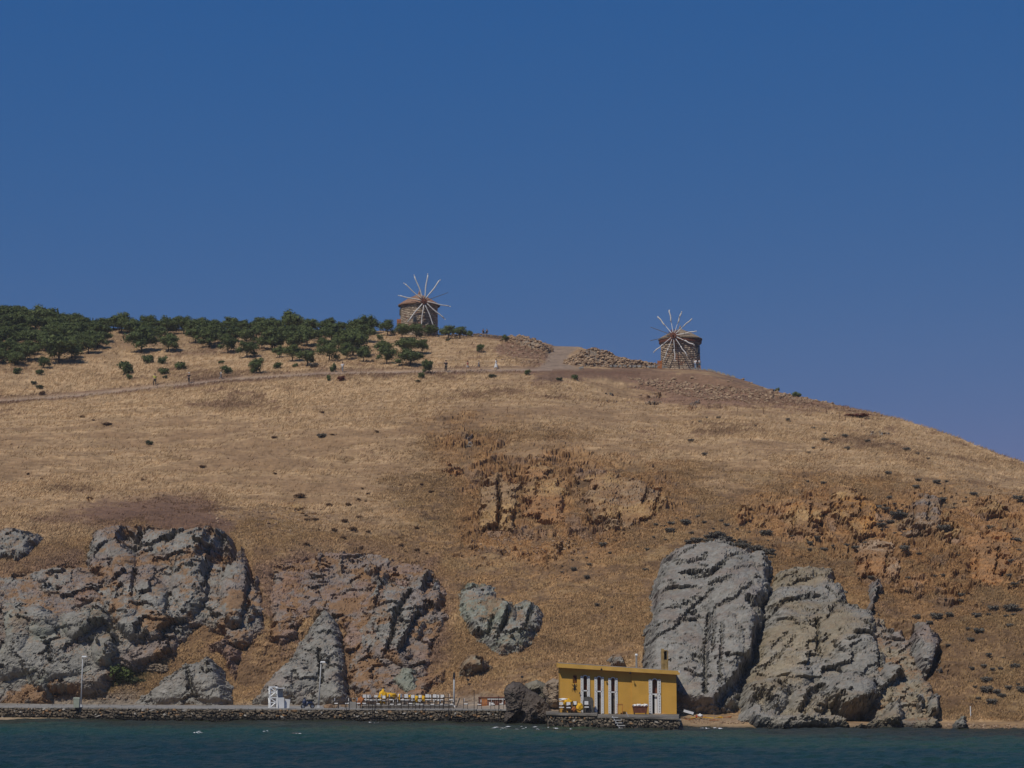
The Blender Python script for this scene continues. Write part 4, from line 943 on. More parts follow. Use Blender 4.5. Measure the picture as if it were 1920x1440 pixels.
scatter(95, [(1450, 925), (1560, 880), (1700, 890), (1920, 925), (1925, 1140), (1790, 1150), (1600, 1090), (1480, 1020)], 8, 18, SG, 'low grey cushion shrub on the orange slope at the right', 'grey cushion shrubs on the orange slope')
scatter(40, [(1660, 1150), (1790, 1150), (1925, 1140), (1925, 1330), (1830, 1320), (1790, 1230)], 8, 18, SG, 'low dark shrub on the brown slope beside the right rocks', 'dark shrubs on the lower right slope')
scatter(42, [(1040, 1060), (1180, 1000), (1290, 960), (1420, 960), (1460, 1040), (1250, 1015), (1200, 1120), (1120, 1180), (1040, 1150)], 7, 16, SG, 'low grey shrub on the slope between the ochre outcrop and the huge crag', 'grey shrubs above the huge crag')
scatter(26, [(1290, 1018), (1300, 1010), (1360, 1008), (1440, 1036), (1450, 1050), (1400, 1032), (1340, 1020)], 12, 22, SG, 'dark grey shrub growing along the top edge of the huge crag', 'shrubs capping the huge crag', 8)
scatter(45, [(500, 930), (800, 900), (860, 1010), (850, 1080), (640, 1030), (480, 1010)], 6, 13, SB, 'low brown bush on the slope above the middle crags', 'brown bushes above the middle crags')
scatter(15, [(100, 780), (700, 760), (760, 860), (400, 920), (30, 900)], 6, 12, SB, 'small brown tuft bush in the pale grass', 'tuft bushes in the pale grass', 20)
scatter(26, [(1150, 770), (1500, 790), (1700, 840), (1880, 900), (1500, 880), (1150, 840)], 6, 12, SG, 'small grey shrub in the upper right grass slope', 'small shrubs of the upper right grass')
scatter(24, [(10, 1215), (140, 1250), (200, 1290), (120, 1310), (5, 1310)], 8, 18, SB, 'brown bush at the foot of the left boulders', 'brown bushes behind the left promenade')
# ------------------------------------------------------------------ stones
def stone_mesh(k, mat, name='stone'):
    r = random.Random(700 + k); bm = bmesh.new(); bmesh.ops.create_icosphere(bm, subdivisions=1, radius=.5)
    for v in bm.verts:
        n = v.co.normalized(); v.co = Vector((max(-.38, min(.38, v.co.x)), max(-.36, min(.36, v.co.y)), max(-.33, min(.33, v.co.z)))) * r.uniform(.85, 1.12) + n * r.uniform(-.05, .07)
    me = bpy.data.meshes.new(name); bm.to_mesh(me); bm.free(); me.materials.append(mat); return me
ST = [stone_mesh(k, M['rubble']) for k in range(8)]
def merged_stones(name, items, mat, seed=0, smooth=False):
    """items: (pos, (sx,sy,sz), rz, colour) as one mesh of real stones"""
    r = random.Random(seed); var = []
    for k in range(6):
        me = stone_mesh(40 + k + seed, M['stone']); V = np.array([v.co[:] for v in me.vertices]); Fq = np.array([p.vertices[:] for p in me.polygons]); var.append((V, Fq)); bpy.data.meshes.remove(me)
    Vs = []; Fs = []; Cs = []; b = 0
    for pos, sc, rot, col in items:
        V, Fq = r.choice(var); Mx = np.array(Matrix.Rotation(rot[2], 3, 'Z') @ Matrix.Rotation(rot[0], 3, 'X') @ Matrix.Rotation(rot[1], 3, 'Y'))
        Vs.append((V * 1.35 * np.array(sc)) @ Mx.T + np.array(pos)); Fs.append(Fq + b); Cs.append(np.tile(np.array(col), (len(V), 1))); b += len(V)
    return np_mesh(name, np.concatenate(Vs), np.concatenate(Fs), mat, np.concatenate(Cs), k=3, smooth=smooth)

def heap(label, top, foot, n_big, n_small, smin, smax, seed):
    """heap of quarried stones between two lines on the ground (photo pixels): every larger stone its own part"""
    r = random.Random(seed); xs = [p[0] for p in foot]
    o = empty('rubble_heap', ground(sum(xs) / len(xs), float(ip(sum(xs) / len(xs), foot))), 0, label, 'stone heap')
    inv = o.location
    def place(lay):
        px = r.uniform(xs[0], xs[-1]); t = float(ip(px, top)); f = float(ip(px, foot)); q = r.random()
        g = ground(px, f); s = g.y / F; rise = (f - t) * s
        # the heap rises away from the viewer at about 40 degrees
        back = q * rise * .9
        p = Vector((g.x + (px - 960) / F * 0, g.y + back, g.z + q * rise + back * 0.0 - .05))
        return p
    for i in range(n_big):
        c = link('stone', r.choice(ST), o); p = place(0); w = r.uniform(smin, smax)
        c.location = p - inv; c.scale = (w * r.uniform(.9, 1.7), w * r.uniform(.8, 1.3), w * r.uniform(.5, .9))
        c.rotation_euler = (r.uniform(-.6, .6), r.uniform(-.6, .6), r.uniform(0, 6.28))
    it = []
    for i in range(n_small):
        p = place(0); w = r.uniform(smin * .5, smin * 1.1); k = r.random()
        col = np.array((.2, .125, .08)) * (1 - k) + np.array((.38, .27, .175)) * k
        it.append((p - inv + Vector((0, .2, -.1)), (w * 1.3, w, w * .7), (r.uniform(-.6, .6), r.uniform(-.6, .6), r.uniform(0, 6)), col))
    link('small_stones', merged_stones('small_stones', it, M['stone'], seed), o, kind='stuff')
    # the body under the loose stones
    P = []; m = 24
    for j in range(m + 1):
        px = xs[0] + (xs[-1] - xs[0]) * j / m; t = float(ip(px, top)); f = float(ip(px, foot)); g = ground(px, f); s = g.y / F; rise = max((f - t) * s - .2, .05)
        P += [Vector((g.x, g.y - .1, g.z - .6)) - inv, Vector((g.x, g.y + .1, g.z - .1)) - inv, Vector((g.x, g.y + rise * .9, g.z + rise - .15)) - inv, Vector((g.x, g.y + rise * 1.4 + 1, g.z + rise * .4)) - inv, Vector((g.x, g.y + rise * 2 + 2.5, g.z - .8)) - inv]
    MB().add(P, [(a * 5 + b, a * 5 + 5 + b, a * 5 + 6 + b, a * 5 + 1 + b) for a in range(m) for b in range(4)], M['mill_mortar']).build('packed_earth', o)
    return o
heap('long pale stone heap between the dirt road and the right windmill', [(1058, 676), (1075, 662), (1095, 649), (1118, 644), (1140, 652), (1160, 664), (1190, 671), (1215, 676), (1236, 682)], [(1058, 682), (1090, 687), (1150, 689), (1236, 690)], 250, 900, .45, .8, 31)
heap('stone heap on the crest left of the dirt road', [(940, 636), (958, 627), (972, 623), (988, 625), (1005, 632), (1022, 641), (1036, 650)], [(940, 640), (960, 644), (1000, 655), (1036, 660)], 110, 400, .4, .7, 32)

def spill(label, poly, n_big, n_small, smin, smax, seed):
    r = random.Random(seed); P = np.array(poly); x0, y0 = P.min(0); x1, y1 = P.max(0)
    g0 = ground(P[:, 0].mean(), P[:, 1].mean()); o = empty('rubble_spill', g0, 0, label, 'loose stones')
    def pt():
        while True:
            px = r.uniform(x0, x1); row = r.uniform(y0, y1)
            if sdf_poly(np.array([px]), np.array([row]), poly)[0] > 0 or r.random() < .03: return ground(px, row)
    for i in range(n_big):
        c = link('stone', r.choice(ST), o); w = r.uniform(smin, smax); c.location = pt() - g0 + Vector((0, 0, w * .1))
        c.scale = (w * r.uniform(.9, 1.6), w * r.uniform(.8, 1.3), w * r.uniform(.5, .9)); c.rotation_euler = (r.uniform(-.6, .6), r.uniform(-.6, .6), r.uniform(0, 6.28))
    it = []
    for i in range(n_small):
        w = r.uniform(smin * .4, smin); k = r.random(); col = np.array((.19, .115, .075)) * (1 - k) + np.array((.36, .26, .17)) * k
        it.append((pt() - g0, (w * 1.3, w, w * .7), (r.uniform(-.6, .6), r.uniform(-.6, .6), r.uniform(0, 6)), col))
    link('small_stones', merged_stones('small_stones', it, M['stone'], seed), o, kind='stuff')
    return o
spill('broad band of tumbled stones below the terrace of the right windmill', [(1175, 708), (1290, 716), (1330, 722), (1400, 728), (1470, 738), (1560, 750), (1500, 757), (1400, 752), (1330, 750), (1240, 734)], 290, 900, .4, .75, 33)
spill('scatter of stones on the bank below the crest heap', [(940, 648), (985, 650), (1030, 655), (1012, 682), (975, 684), (930, 672)], 90, 250, .3, .55, 34)
spill('thin scatter of stones thrown along the right skyline', [(1500, 745), (1600, 768), (1640, 780), (1560, 772), (1480, 756)], 40, 160, .3, .5, 35)
spill('small ochre stones lying above the tall left crag', [(390, 960), (430, 940), (480, 945), (600, 955), (640, 985), (560, 1000), (470, 985), (400, 985)], 60, 250, .2, .45, 36)
spill('small rusty stones under the ochre faces', [(880, 1005), (1000, 1000), (1150, 1005), (1100, 1040), (900, 1040)], 60, 300, .2, .4, 37)
spill('grey stones and orange debris on the beach right of the building', [(1275, 1345), (1400, 1352), (1440, 1357), (1300, 1357)], 30, 200, .12, .3, 38)
spill('loose stones at the foot of the gravel behind the left street lamp', [(160, 1300), (240, 1290), (280, 1308), (180, 1312)], 20, 120, .15, .35, 39)
spill('dark pebbles and rocks along the right waterline', [(1700, 1356), (1920, 1360), (1960, 1368), (1700, 1364)], 40, 200, .15, .4, 40)

def dry_wall(label, pts, hgt, n, seed, col=(.22, .17, .12)):
    r = random.Random(seed); g0 = ground(*pts[0]); o = empty('dry_stone_wall', g0, 0, label, 'wall'); it = []
    for i in range(n):
        px = r.uniform(pts[0][0], pts[-1][0]); g = ground(px, float(ip(px, pts))); z = r.random() * hgt; k = r.uniform(.7, 1.3)
        it.append((g - g0 + Vector((0, r.uniform(-.1, .1) - .2, z)), (.32, .3, .17), (r.uniform(-.2, .2), r.uniform(-.2, .2), r.uniform(-.3, .3)), np.array(col) * k))
    link('stones', merged_stones('stones', it, M['stone'], seed), o, kind='stuff'); return o
dry_wall('low dry stone wall holding the ledge above the green thicket', [(222, 1256), (262, 1256), (312, 1260)], .7, 240, 51)
dry_wall('dry stone terrace wall built across the tan slab crag', [(1490, 1272), (1560, 1276), (1635, 1280)], .9, 10, 52) if False else None
dry_wall('low stone wall along the crest right of the left windmill', [(842, 632), (900, 631), (958, 637)], .5, 220, 53, (.27, .2, .14))

# ------------------------------------------------------------------ the two windmills
def mill(hub_px, ctr_px, base_row, eave_row, apex_row, halfw, Y, label, spokes, wrap, roof_lip, seed, zdown=0):
    TH = M['thatch'] if roof_lip else M['roof_red']
    r = random.Random(seed); s = Y / F * 1.005
    base = W(ctr_px, base_row, Y); ztop = W(ctr_px, eave_row, Y).z; zap = W(ctr_px, apex_row, Y).z; Rm = halfw * s
    hh = ztop - base.z + zdown; org = Vector((base.x, Y + Rm, base.z - zdown))
    o = empty('windmill', org, 0, label, 'windmill')
    MB().lathe([(Rm * 1.0 - .1, -1.5), (Rm - .1, 0), (Rm * .97 - .1, hh)], (0, 0, 0), M['mill_mortar'], 48).build('tower_core', o, smooth=True)
    it = []; nc = int(hh / .31)
    for c in range(nc):
        z = (c + .5) * hh / nc; rr = Rm * (1 - .03 * z / hh); a = r.random()
        while a < 6.283 + .0:
            w = r.uniform(.35, .95); 
            th = a + w / 2 / rr; a += (w + .03) / rr
            k = r.random(); col = np.array((.27, .205, .15)) * (1 - k) + np.array((.52, .42, .31)) * k
            if r.random() < .12: col = np.array((.30, .18, .12))
            it.append(((rr - .08) * math.cos(th) and (np.array(((rr - .1) * math.cos(th), (rr - .1) * math.sin(th), z))), (w * .95, .30, hh / nc * .95), (0, 0, th + math.pi / 2), col))
    it = [(p if not isinstance(p, (int, float)) else np.zeros(3), a, b, c) for p, a, b, c in it]
    link('wall_stones', merged_stones('wall_stones', it, M['stone'], seed), o, kind='stuff')
    Ro = Rm + .38; za = zap - base.z + zdown
    roof = MB().lathe([(Ro, hh - .08), (Ro + .02, hh + .12), (Ro * .74, hh + (za - hh) * .36), (Ro * .4, hh + (za - hh) * .68), (.14, za), (0.0, za + .02)], (0, 0, 0), TH, 40).build('roof', o)
    for k in range(26):
        a = 6.283 * k / 26; p0 = Vector((Ro * .99 * math.cos(a), Ro * .99 * math.sin(a), hh + .13)); p1 = Vector((Ro * .4 * math.cos(a), Ro * .4 * math.sin(a), hh + (za - hh) * .7))
        MB().tube([p0, (p0 + p1) / 2 + Vector((0, 0, .02)), p1], .035, TH, 4).build('roof_batten', roof)
    if roof_lip:
        MB().lathe([(Rm + .02, hh - .62), (Rm + .28, hh - .6), (Rm + .30, hh - .09), (Rm - .2, hh - .06)], (0, 0, 0), M['red_wood'], 40).build('fascia', o)
        MB().lathe([(Rm - .1, hh - .78), (Rm + .1, hh - .76), (Rm + .1, hh - .63), (Rm - .1, hh - .62)], (0, 0, 0), M['concrete'], 40).build('stone_band', o)
    MB().lathe([(.16, za - .05), (.22, za + .12), (.1, za + .35), (.05, za + .6), (0, za + .62)], (0, 0, 0), TH, 10).build('finial', o, smooth=True)
    # windshaft, hub and twelve poles
    hub = W(hub_px[0], hub_px[1], Y - 1.0) - org
    d = Vector((hub.x, hub.y, 0)).normalized()
    MB().tube([Vector((0, 0, hub.z + .1)), hub], [.16, .2], M['red_wood'], 10).build('windshaft', o)
    u0 = Vector((-d.y, d.x, 0))
    hb = MB().tube([hub - d * .35, hub + d * .3], [.55, .5], M['red_wood'], 12)
    for k in range(12): hb.tube([hub + (u0 * math.cos(k * .5236 + .4) + Vector((0, 0, 1)) * math.sin(k * .5236 + .4)) * q for q in (.3, 1.1)], [.13, .07], M['red_wood'], 6)
    hb.tube([hub + d * .3, hub + d * .62], [.18, .08], M['red_wood'], 8); hb.build('hub', o)
    u = Vector((-d.y, d.x, 0)); 
    if u.x < 0: u = -u
    v = Vector((0, 0, 1))
    for ang, Lp, style in spokes:
        a = R(ang); L = Lp * s; dr = (u * math.cos(a) + v * math.sin(a)); c0 = hub + d * .05
        for_ = MB().tube([c0, c0 + dr * L], [.065, .045], M['grey_wood'] if style == 'bare' else M['white'], 6)
        po = for_.build('sail_pole', o)
        if style != 'bare':
            side = dr.cross(d); pts = []; rad = []
            q0, q1 = wrap
            for j in range(9):
                t = q0 + (q1 - q0) * j / 8
                pts.append(c0 + dr * (L * t) + side * (.05 * math.sin(j * .9 + ang)) + d * .03)
                rad.append((.08 + .02 * abs(math.sin(j * .7 + ang * .1))) * (1.2 if style == 'thick' else 1))
            MB().tube(pts, rad, M['canvas'], 7).build('furled_sail', po, smooth=True)
            MB().box(c0 + dr * L, (.16, .16, .16), M['canvas']).build('pole_tip', po)
        MB().tube([c0 + dr * L * .5 + d * .02, c0 + dr * L * .5 + d * .05], .07, M['iron'], 6).build('tie', po) if style != 'bare' else None
    return o, org, Rm, hh
m1, o1, R1, h1 = mill((795, 565), (784), 616, 568, 545, 36, 379, 'left stone windmill with furled white sails standing behind the pines on the crest',
     [(111.5, 53, 'thick'), (82.7, 53, 'thick'), (54, 52, 'thick'), (21.8, 50, 'bare'), (-9, 51, ''), (-39, 52, 'thick'), (-68, 53, ''), (-96.5, 51, ''), (-128, 50, 'thick'), (-158, 48, 'bare'), (169.6, 50, 'thick'), (139.6, 51, '')], (.12, .95), False, 61, zdown=1.6)
m2, o2, R2, h2 = mill((1263, 629), (1279), 691, 632, 611, 37.5, 352, 'right stone windmill with red brown eaves standing on the open terrace',
     [(129, 48, 'thick'), (99, 49, 'thick'), (70, 47, 'thick'), (40, 46, ''), (8, 44, ''), (-27, 44, 'thick'), (-57, 46, ''), (-87, 48, ''), (-113, 49, ''), (-142, 49, ''), (-170, 46, 'bare'), (158, 48, 'bare')], (.55, .99), True, 62, zdown=.4)
# openings
def mill_window(o, Rm, a, z, w, h_, mat, name='window'):
    p = Vector((Rm * math.cos(a), Rm * math.sin(a), z)); rot = Matrix.Rotation(a + math.pi / 2, 3, 'Z')
    f = MB().box(p, (w + .3, .24, h_ + .3), M['grey_wood'], rot).build(name, o)
    MB().box(p + Vector((math.cos(a), math.sin(a), 0)) * .08, (w, .12, h_), mat, rot).build('pane', f)
mill_window(m2, R2, R(-32), h2 - 1.9, .5, 1.1, M['glass'])
mill_window(m1, R1, R(-100), h1 - 3.0, .45, .8, M['glass'])
mill_window(m1, R1, R(-172), h1 - 1.2, .45, .8, M['glass'])
def sign_board(px, row, w, h_, Y, label, mat):
    p = W(px, row, Y); s = Y / F; o = empty('plank_door', p, 0, label, 'door')
    for k in range(4):
        MB().box((w * s * (k / 4 - .375), 0, h_ * s / 2), (w * s / 4 - .02, .07, h_ * s), mat).build('plank', o)
    MB().box((0, -.06, h_ * s * .75), (w * s, .05, .1), mat).build('batten', o)
sign_board(1237, 691, 9, 15, 351, 'orange plank door leaf leaning at the left side of the right windmill', M['orange_wood'])
sign_board(748, 612, 8, 14, 377, 'orange board at the left side of the left windmill', M['orange_wood'])
# terrace edging of the right windmill: a whitewashed kerb
kb = MB(); prev = None
kpts = [(1085, 692), (1130, 688), (1180, 688.5), (1240, 690), (1300, 692), (1345, 697), (1380, 703)]
g0 = ground(*kpts[0]); ko = empty('terrace_kerb', g0, 0, 'thin whitewashed kerb along the terrace edge before the right windmill', 'kerb')
xs = np.linspace(kpts[0][0], kpts[-1][0], 34)
for a, b in zip(xs[:-1], xs[1:]):
    if a < 1130 and rw.random() < .5: continue
    p = ground(a, float(ip(a, kpts))); q = ground(b - .3, float(ip(b, kpts)))
    m = (p + q) / 2 - g0; d = q - p; d.y = 0 if abs(d.y) > 3 else d.y
    MB().box((m.x, p.y - g0.y, m.z + .12), (abs(q.x - p.x) - .04, .3, .34), M['concrete'], Matrix.Rotation(-math.atan2(d.z, d.x), 3, 'Y'), jit=.03).build('kerb_stone', ko)

# ------------------------------------------------------------------ people
def skin_mesh(name, pts, edges, mat, sub=1):
    me = bpy.data.meshes.new('tmp'); me.from_pydata([p[:3] for p in pts], edges, []); me.update()
    o = bpy.data.objects.new('tmp', me); C.objects.link(o)
    md = o.modifiers.new('s', 'SKIN'); 
    for i, p in enumerate(pts): me.skin_vertices[0].data[i].radius = (p[3], p[3] * (p[4] if len(p) > 4 else 1))
    me.skin_vertices[0].data[0].use_root = True
    o.modifiers.new('u', 'SUBSURF').levels = sub
    dg = bpy.context.evaluated_depsgraph_get(); dg.update()
    out = bpy.data.meshes.new_from_object(o.evaluated_get(dg)); out.name = name
    bpy.data.objects.remove(o); bpy.data.meshes.remove(me)
    out.materials.clear(); out.materials.append(mat)
    out.polygons.foreach_set('use_smooth', [True] * len(out.polygons)); return out
M['skin'] = mat_col('skin', (0.42, 0.25, 0.17), 0.6, .05, 5)
def cloth(name, c): return mat_col(name, c, .85, .12, 5)
CL = {'yellow': cloth('yellow_top', (.62, .6, .12)), 'black': cloth('black_cloth', (.02, .02, .025)), 'white': cloth('white_cloth', (.72, .72, .7)), 'red': cloth('red_cloth', (.5, .08, .06)), 'grey': cloth('grey_cloth', (.2, .22, .24)), 'blue': cloth('pale_blue_cloth', (.22, .3, .42)), 'teal': cloth('teal_cloth', (.12, .2, .22)), 'hair': cloth('dark_hair', (.03, .02, .015))}
def person(px, row, hpx, label, top, bottom, turn=0, stride=.25, shorts=False, robe=False, hat=None, bag=False, sit=False, Y=None):
    g = ground(px, row) if Y is None else W(px, row, Y)
    s = g.y / F; hgt = hpx * s; k = hgt / 1.58
    o = empty('person', g, turn, label, 'person'); o.scale = (k, k, k)
    dz = -.42 if sit else 0
    hipz = .92 + dz; st = stride
    def leg(sg):
        if sit: return [(.09 * sg, -.02, hipz - .05, .085), (.10 * sg, -.42, hipz + .02, .065), (.10 * sg, -.46, hipz - .38, .045), (.10 * sg, -.60, hipz - .42, .04)]
        f = st * sg
        return [(.09 * sg, 0, hipz - .05, .09), (.09 * sg, -f * .55, .5, .065), (.09 * sg, -f + (.08 if f < 0 else 0), .09, .042), (.09 * sg, -f - .14, .05, .04)]
    def arm(sg): 
        f = -st * sg * .8
        return [(.19 * sg, 0, 1.40 + dz, .05), (.24 * sg, .04 - f * .3, 1.13 + dz, .042), (.23 * sg, -.12 - f * .5, .90 + dz, .032), (.22 * sg, -.17 - f * .5, .80 + dz, .036, .5)]
    pts = [(0, 0, hipz, .13, .8), (0, 0, hipz + .22, .12, .8), (0, 0, 1.38 + dz, .14, .72), (0, -.01, 1.49 + dz, .055), (0, -.02, 1.60 + dz, .088), (0, -.02, 1.68 + dz, .07)]
    ed = [(0, 1), (1, 2), (2, 3), (3, 4), (4, 5)]
    for sg in (-1, 1):
        b = len(pts); pts += leg(sg); ed += [(0, b), (b, b + 1), (b + 1, b + 2), (b + 2, b + 3)]
        b = len(pts); pts += arm(sg); ed += [(2, b), (b, b + 1), (b + 1, b + 2), (b + 2, b + 3)]
    link('body', skin_mesh('body', pts, ed, M['skin']), o)
    tp = [(0, 0, hipz - .02, .16, .85), (0, 0, hipz + .22, .145, .85), (0, 0, 1.39 + dz, .16, .75)]; te = [(0, 1), (1, 2)]
    for sg in (-1, 1):
        a = arm(sg); b = len(tp); tp += [(*a[0][:3], .07), (*a[1][:3], .062)] + ([(*a[2][:3], .055)] if robe else []); te += [(2, b), (b, b + 1)] + ([(b + 1, b + 2)] if robe else [])
    link('shirt', skin_mesh('shirt', tp, te, CL[top]), o)
    lp = [(0, 0, hipz, .15, .85)]; le = []
    for sg in (-1, 1):
        l = leg(sg); b = len(lp)
        if shorts:
            m = [l[0][i] * .3 + l[1][i] * .7 for i in range(3)]; lp += [(*l[0][:3], .115), (*m, .095)]; le += [(0, b), (b, b + 1)]
        else: lp += [(*l[0][:3], .11), (*l[1][:3], .085), (*l[2][:3], .065)]; le += [(0, b), (b, b + 1), (b + 1, b + 2)]
    link('trousers', skin_mesh('trousers', lp, le, CL[bottom]), o)
    if robe:
        MB().lathe([(.2, 0.95), (.24, .6), (.28, .3)], (0, 0, 0), CL[top], 16).build('robe_skirt', o, smooth=True)
    hb = MB(); zc = 1.66 + dz
    hb.lathe([(.1, -.07), (.108, .0), (.09, .07), (.05, .10), (0, .115)], (0, .01, zc), CL[hat or 'hair'], 12)
    if hat: hb.lathe([(.17, .0), (.1, .03)], (0, 0, zc), CL[hat], 14)
    hb.build('hat' if hat else 'hair', o, smooth=True)
    if bag: MB().box((0, .2, 1.22 + dz), (.28, .16, .42), CL['black'], taper=.8).build('backpack', o)
    return o
person(290, 723, 21, 'person in a yellow top and black trousers on the path farthest left', 'yellow', 'black', .5)
person(354, 719, 19, 'person in a dark coat with a light hat on the left path', 'black', 'black', -.4, hat='white', stride=.1)
person(414, 712, 16, 'person in a white shirt carrying a black backpack beside a shrub', 'white', 'grey', 1.8, bag=True)
person(642, 698, 18, 'person in white top and grey trousers by the red bush', 'white', 'grey', -.3)
person(836, 697, 20, 'person in dark clothes holding something white on the path below the windmill', 'black', 'black', .2, stride=.15)
person(877, 696, 18, 'person in a red top and white shorts on the path', 'red', 'white', 1.2, shorts=True)
person(898, 694, 17, 'person in a grey top striding uphill behind the red topped one', 'grey', 'grey', 1.5, stride=.35, shorts=True)
person(930, 692, 18, 'person in a long white robe walking last on the path', 'white', 'white', 1.3, robe=True)
person(906, 628, 14, 'left one of two dark figures sitting on the crest wall', 'black', 'black', .4, sit=True, Y=383)
person(913, 628, 14, 'right one of two dark figures sitting on the crest wall', 'black', 'black', -.5, sit=True, Y=383)
person(1304, 692, 18, 'person in pale blue jeans at the right foot of the right windmill', 'white', 'blue', 2.6, stride=.05, Y=347)
person(1312, 692, 18, 'person in teal shorts beside the one in jeans by the windmill', 'white', 'teal', -2.4, stride=.1, shorts=True, Y=346.6)
# dry stalks on the upper right grass
stk = MB().tube([(0, 0, -.1), (.03, 0, .5), (.0, 0, 1.0)], [.05, .04, .015], M['scrub_brown'], 5)
for k in range(5): stk.tube([(.02, 0, .3 + .12 * k), (.16 * (-1) ** k, .05, .45 + .12 * k)], [.02, .008], M['scrub_brown'], 4)
stm = stk.mesh('dry_stalk')
for px, row in ((1328, 768), (1350, 766), (1383, 772), (1431, 776), (1549, 776), (1574, 786), (1585, 788), (951, 775)):
    tag(link('dry_stalk', stm, None, ground(px, row)), 'thin dry brown stalk standing in the upper right grass', 'plant', 'dry stalks in the grass')
# ------------------------------------------------------------------ the quay and promenade
ZQ = 1.15
M['wall_core'] = mat_col('wall_mortar', (0.10, 0.083, 0.062), 0.95, 0.3, 2.0, 0.5)
def yq(px): return float(ip(px, SHORE))
qp = np.linspace(-420, 1030, 60)
road_back = [(-600, 216), (0, 214), (300, 209), (650, 206.5), (950, 202.5), (1030, 200)]
V = []; 
for p in qp:
    y0 = yq(p) - .2; y1 = float(ip(p, road_back)); V += [(X(p, y0, ZQ), y0, ZQ), (X(p, y1, ZQ), y1, ZQ + .03), (X(p, y1, ZQ), y1, ZQ - 1), (X(p, y0, ZQ), y0, ZQ - .18)]
Fq = []
for i in range(len(qp) - 1):
    a = i * 4; Fq += [(a, a + 4, a + 5, a + 1), (a + 1, a + 5, a + 6, a + 2), (a + 3, a + 7, a + 4, a)]
tag(MB().add(V, Fq, M['road']).build('promenade'), kind='structure')
# quay wall of rough stones
def quay(name, label, pa, pb, ztop, zbot, n, seed, dy=-.35, wet=.35, cols=((.10, .083, .062), (.19, .152, .108))):
    r = random.Random(seed); o = empty(name, (X(pa, yq(pa)), yq(pa) + dy, 0), 0, label, 'wall'); it = []
    rows = max(3, int((ztop - zbot) / .2)); xa = X(pa, yq(pa) + dy); xb = X(pb, yq(pb) + dy); L = xb - xa
    for c in range(rows):
        z0_ = zbot + (c + .5) * (ztop - zbot) / rows; x = xa + r.random() * .2
        while x < xb:
            z = min(z0_ + r.uniform(-.1, .1), ztop - .1); hs = r.uniform(.13, .30)
            w = r.choice((.16, .22, .3, .42, .6)) * r.uniform(.8, 1.2); q = (x - xa) / L; px = pa + (pb - pa) * q; y = yq(px) + dy + r.uniform(-.06, .06)
            k = r.random() ** 1.3; col = np.array(cols[0]) * (1 - k) + np.array(cols[1]) * k
            if r.random() < .05: col = np.array((.36, .33, .28))
            if r.random() < .08: col = np.array((.27, .165, .085))
            if z < wet + r.uniform(-.12, .12): col = np.array((.035, .032, .026)) * r.uniform(.6, 1.3)
            it.append((Vector((x + w / 2, y, z)) - o.location, (w * .95, .34, hs), (r.uniform(-.3, .3), r.uniform(-.5, .5), r.uniform(-.2, .2)), col)); x += w * .82
    link('wall_stones', merged_stones('wall_stones', it, M['stone'], seed), o, kind='stuff')
    P = []; Fs = []
    for j in range(31):
        px = pa + (pb - pa) * j / 30; y = yq(px) + dy + .12; x = xa + L * j / 30
        P += [Vector((x, y, zbot - .6)) - o.location, Vector((x, y, ztop)) - o.location, Vector((x, y + .5, ztop)) - o.location, Vector((x, y + .5, zbot - .6)) - o.location]
    for j in range(30): Fs += [(j * 4 + b, j * 4 + 4 + b, j * 4 + 4 + (b + 1) % 4, j * 4 + (b + 1) % 4) for b in range(4)]
    MB().add(P, Fs, M['wall_core']).build('wall_core', o)
    return o
quay('quay_wall', 'long rough stone quay wall carrying the promenade above the water', -420, 955, 1.1, -.3, 0, 71)
cp = MB(); 
for j in range(70):
    a = -420 + 1375 * j / 70; b = a + 1375 / 70 - .25; ya = yq(a) - .42
    xa, xb = X(a, ya, 1.2), X(b, yq(b) - .42, 1.2)
co = empty('quay_coping', (0, 0, 0), 0, 'pale concrete coping along the promenade edge', 'coping')
for j in range(110):
    a = -420 + 1375 * j / 110; b = a + 1375 / 110; ya, yb_ = yq(a) - .3, yq(b) - .3; xa, xb = X(a, ya, 1.2), X(b, yb_, 1.2)
    MB().box(((xa + xb) / 2, (ya + yb_) / 2, 1.15), (xb - xa - .02, .42, .12), M['concrete'], Matrix.Rotation(math.atan2(yb_ - ya, xb - xa), 3, 'Z')).build('coping_slab', co)
sb = []
for k in range(15):
    p = -460 + 42 * k; y0 = yq(p) - .5; w_ = 5.0 * (1 - max(0, (p + 460) / 600)) ** .5 if p < 135 else 0.3
    sb += [(X(p, y0 - w_, 0), y0 - w_, -.06), (X(p, y0, 0), y0, .22)]
tag(MB().add(sb, [(2 * k, 2 * k + 2, 2 * k + 3, 2 * k + 1) for k in range(14)], mat_col('sand', (.34, .25, .15), .95, .15, 1.5, .3)).build('beach'), kind='structure')
# kerb strip at the back of the road
kb = MB(); kpx = np.linspace(-420, 640, 50)
for a, b in zip(kpx[:-1], kpx[1:]):
    ya, yb_ = float(ip(a, road_back)) - .4, float(ip(b, road_back)) - .4; xa, xb = X(a, ya, 1.2), X(b, yb_, 1.2)
    kb.box(((xa + xb) / 2, (ya + yb_) / 2, 1.22), (xb - xa, .25, .16), M['concrete'], Matrix.Rotation(math.atan2(yb_ - ya, xb - xa), 3, 'Z'))
tag(kb.build('road_kerb'), kind='structure')

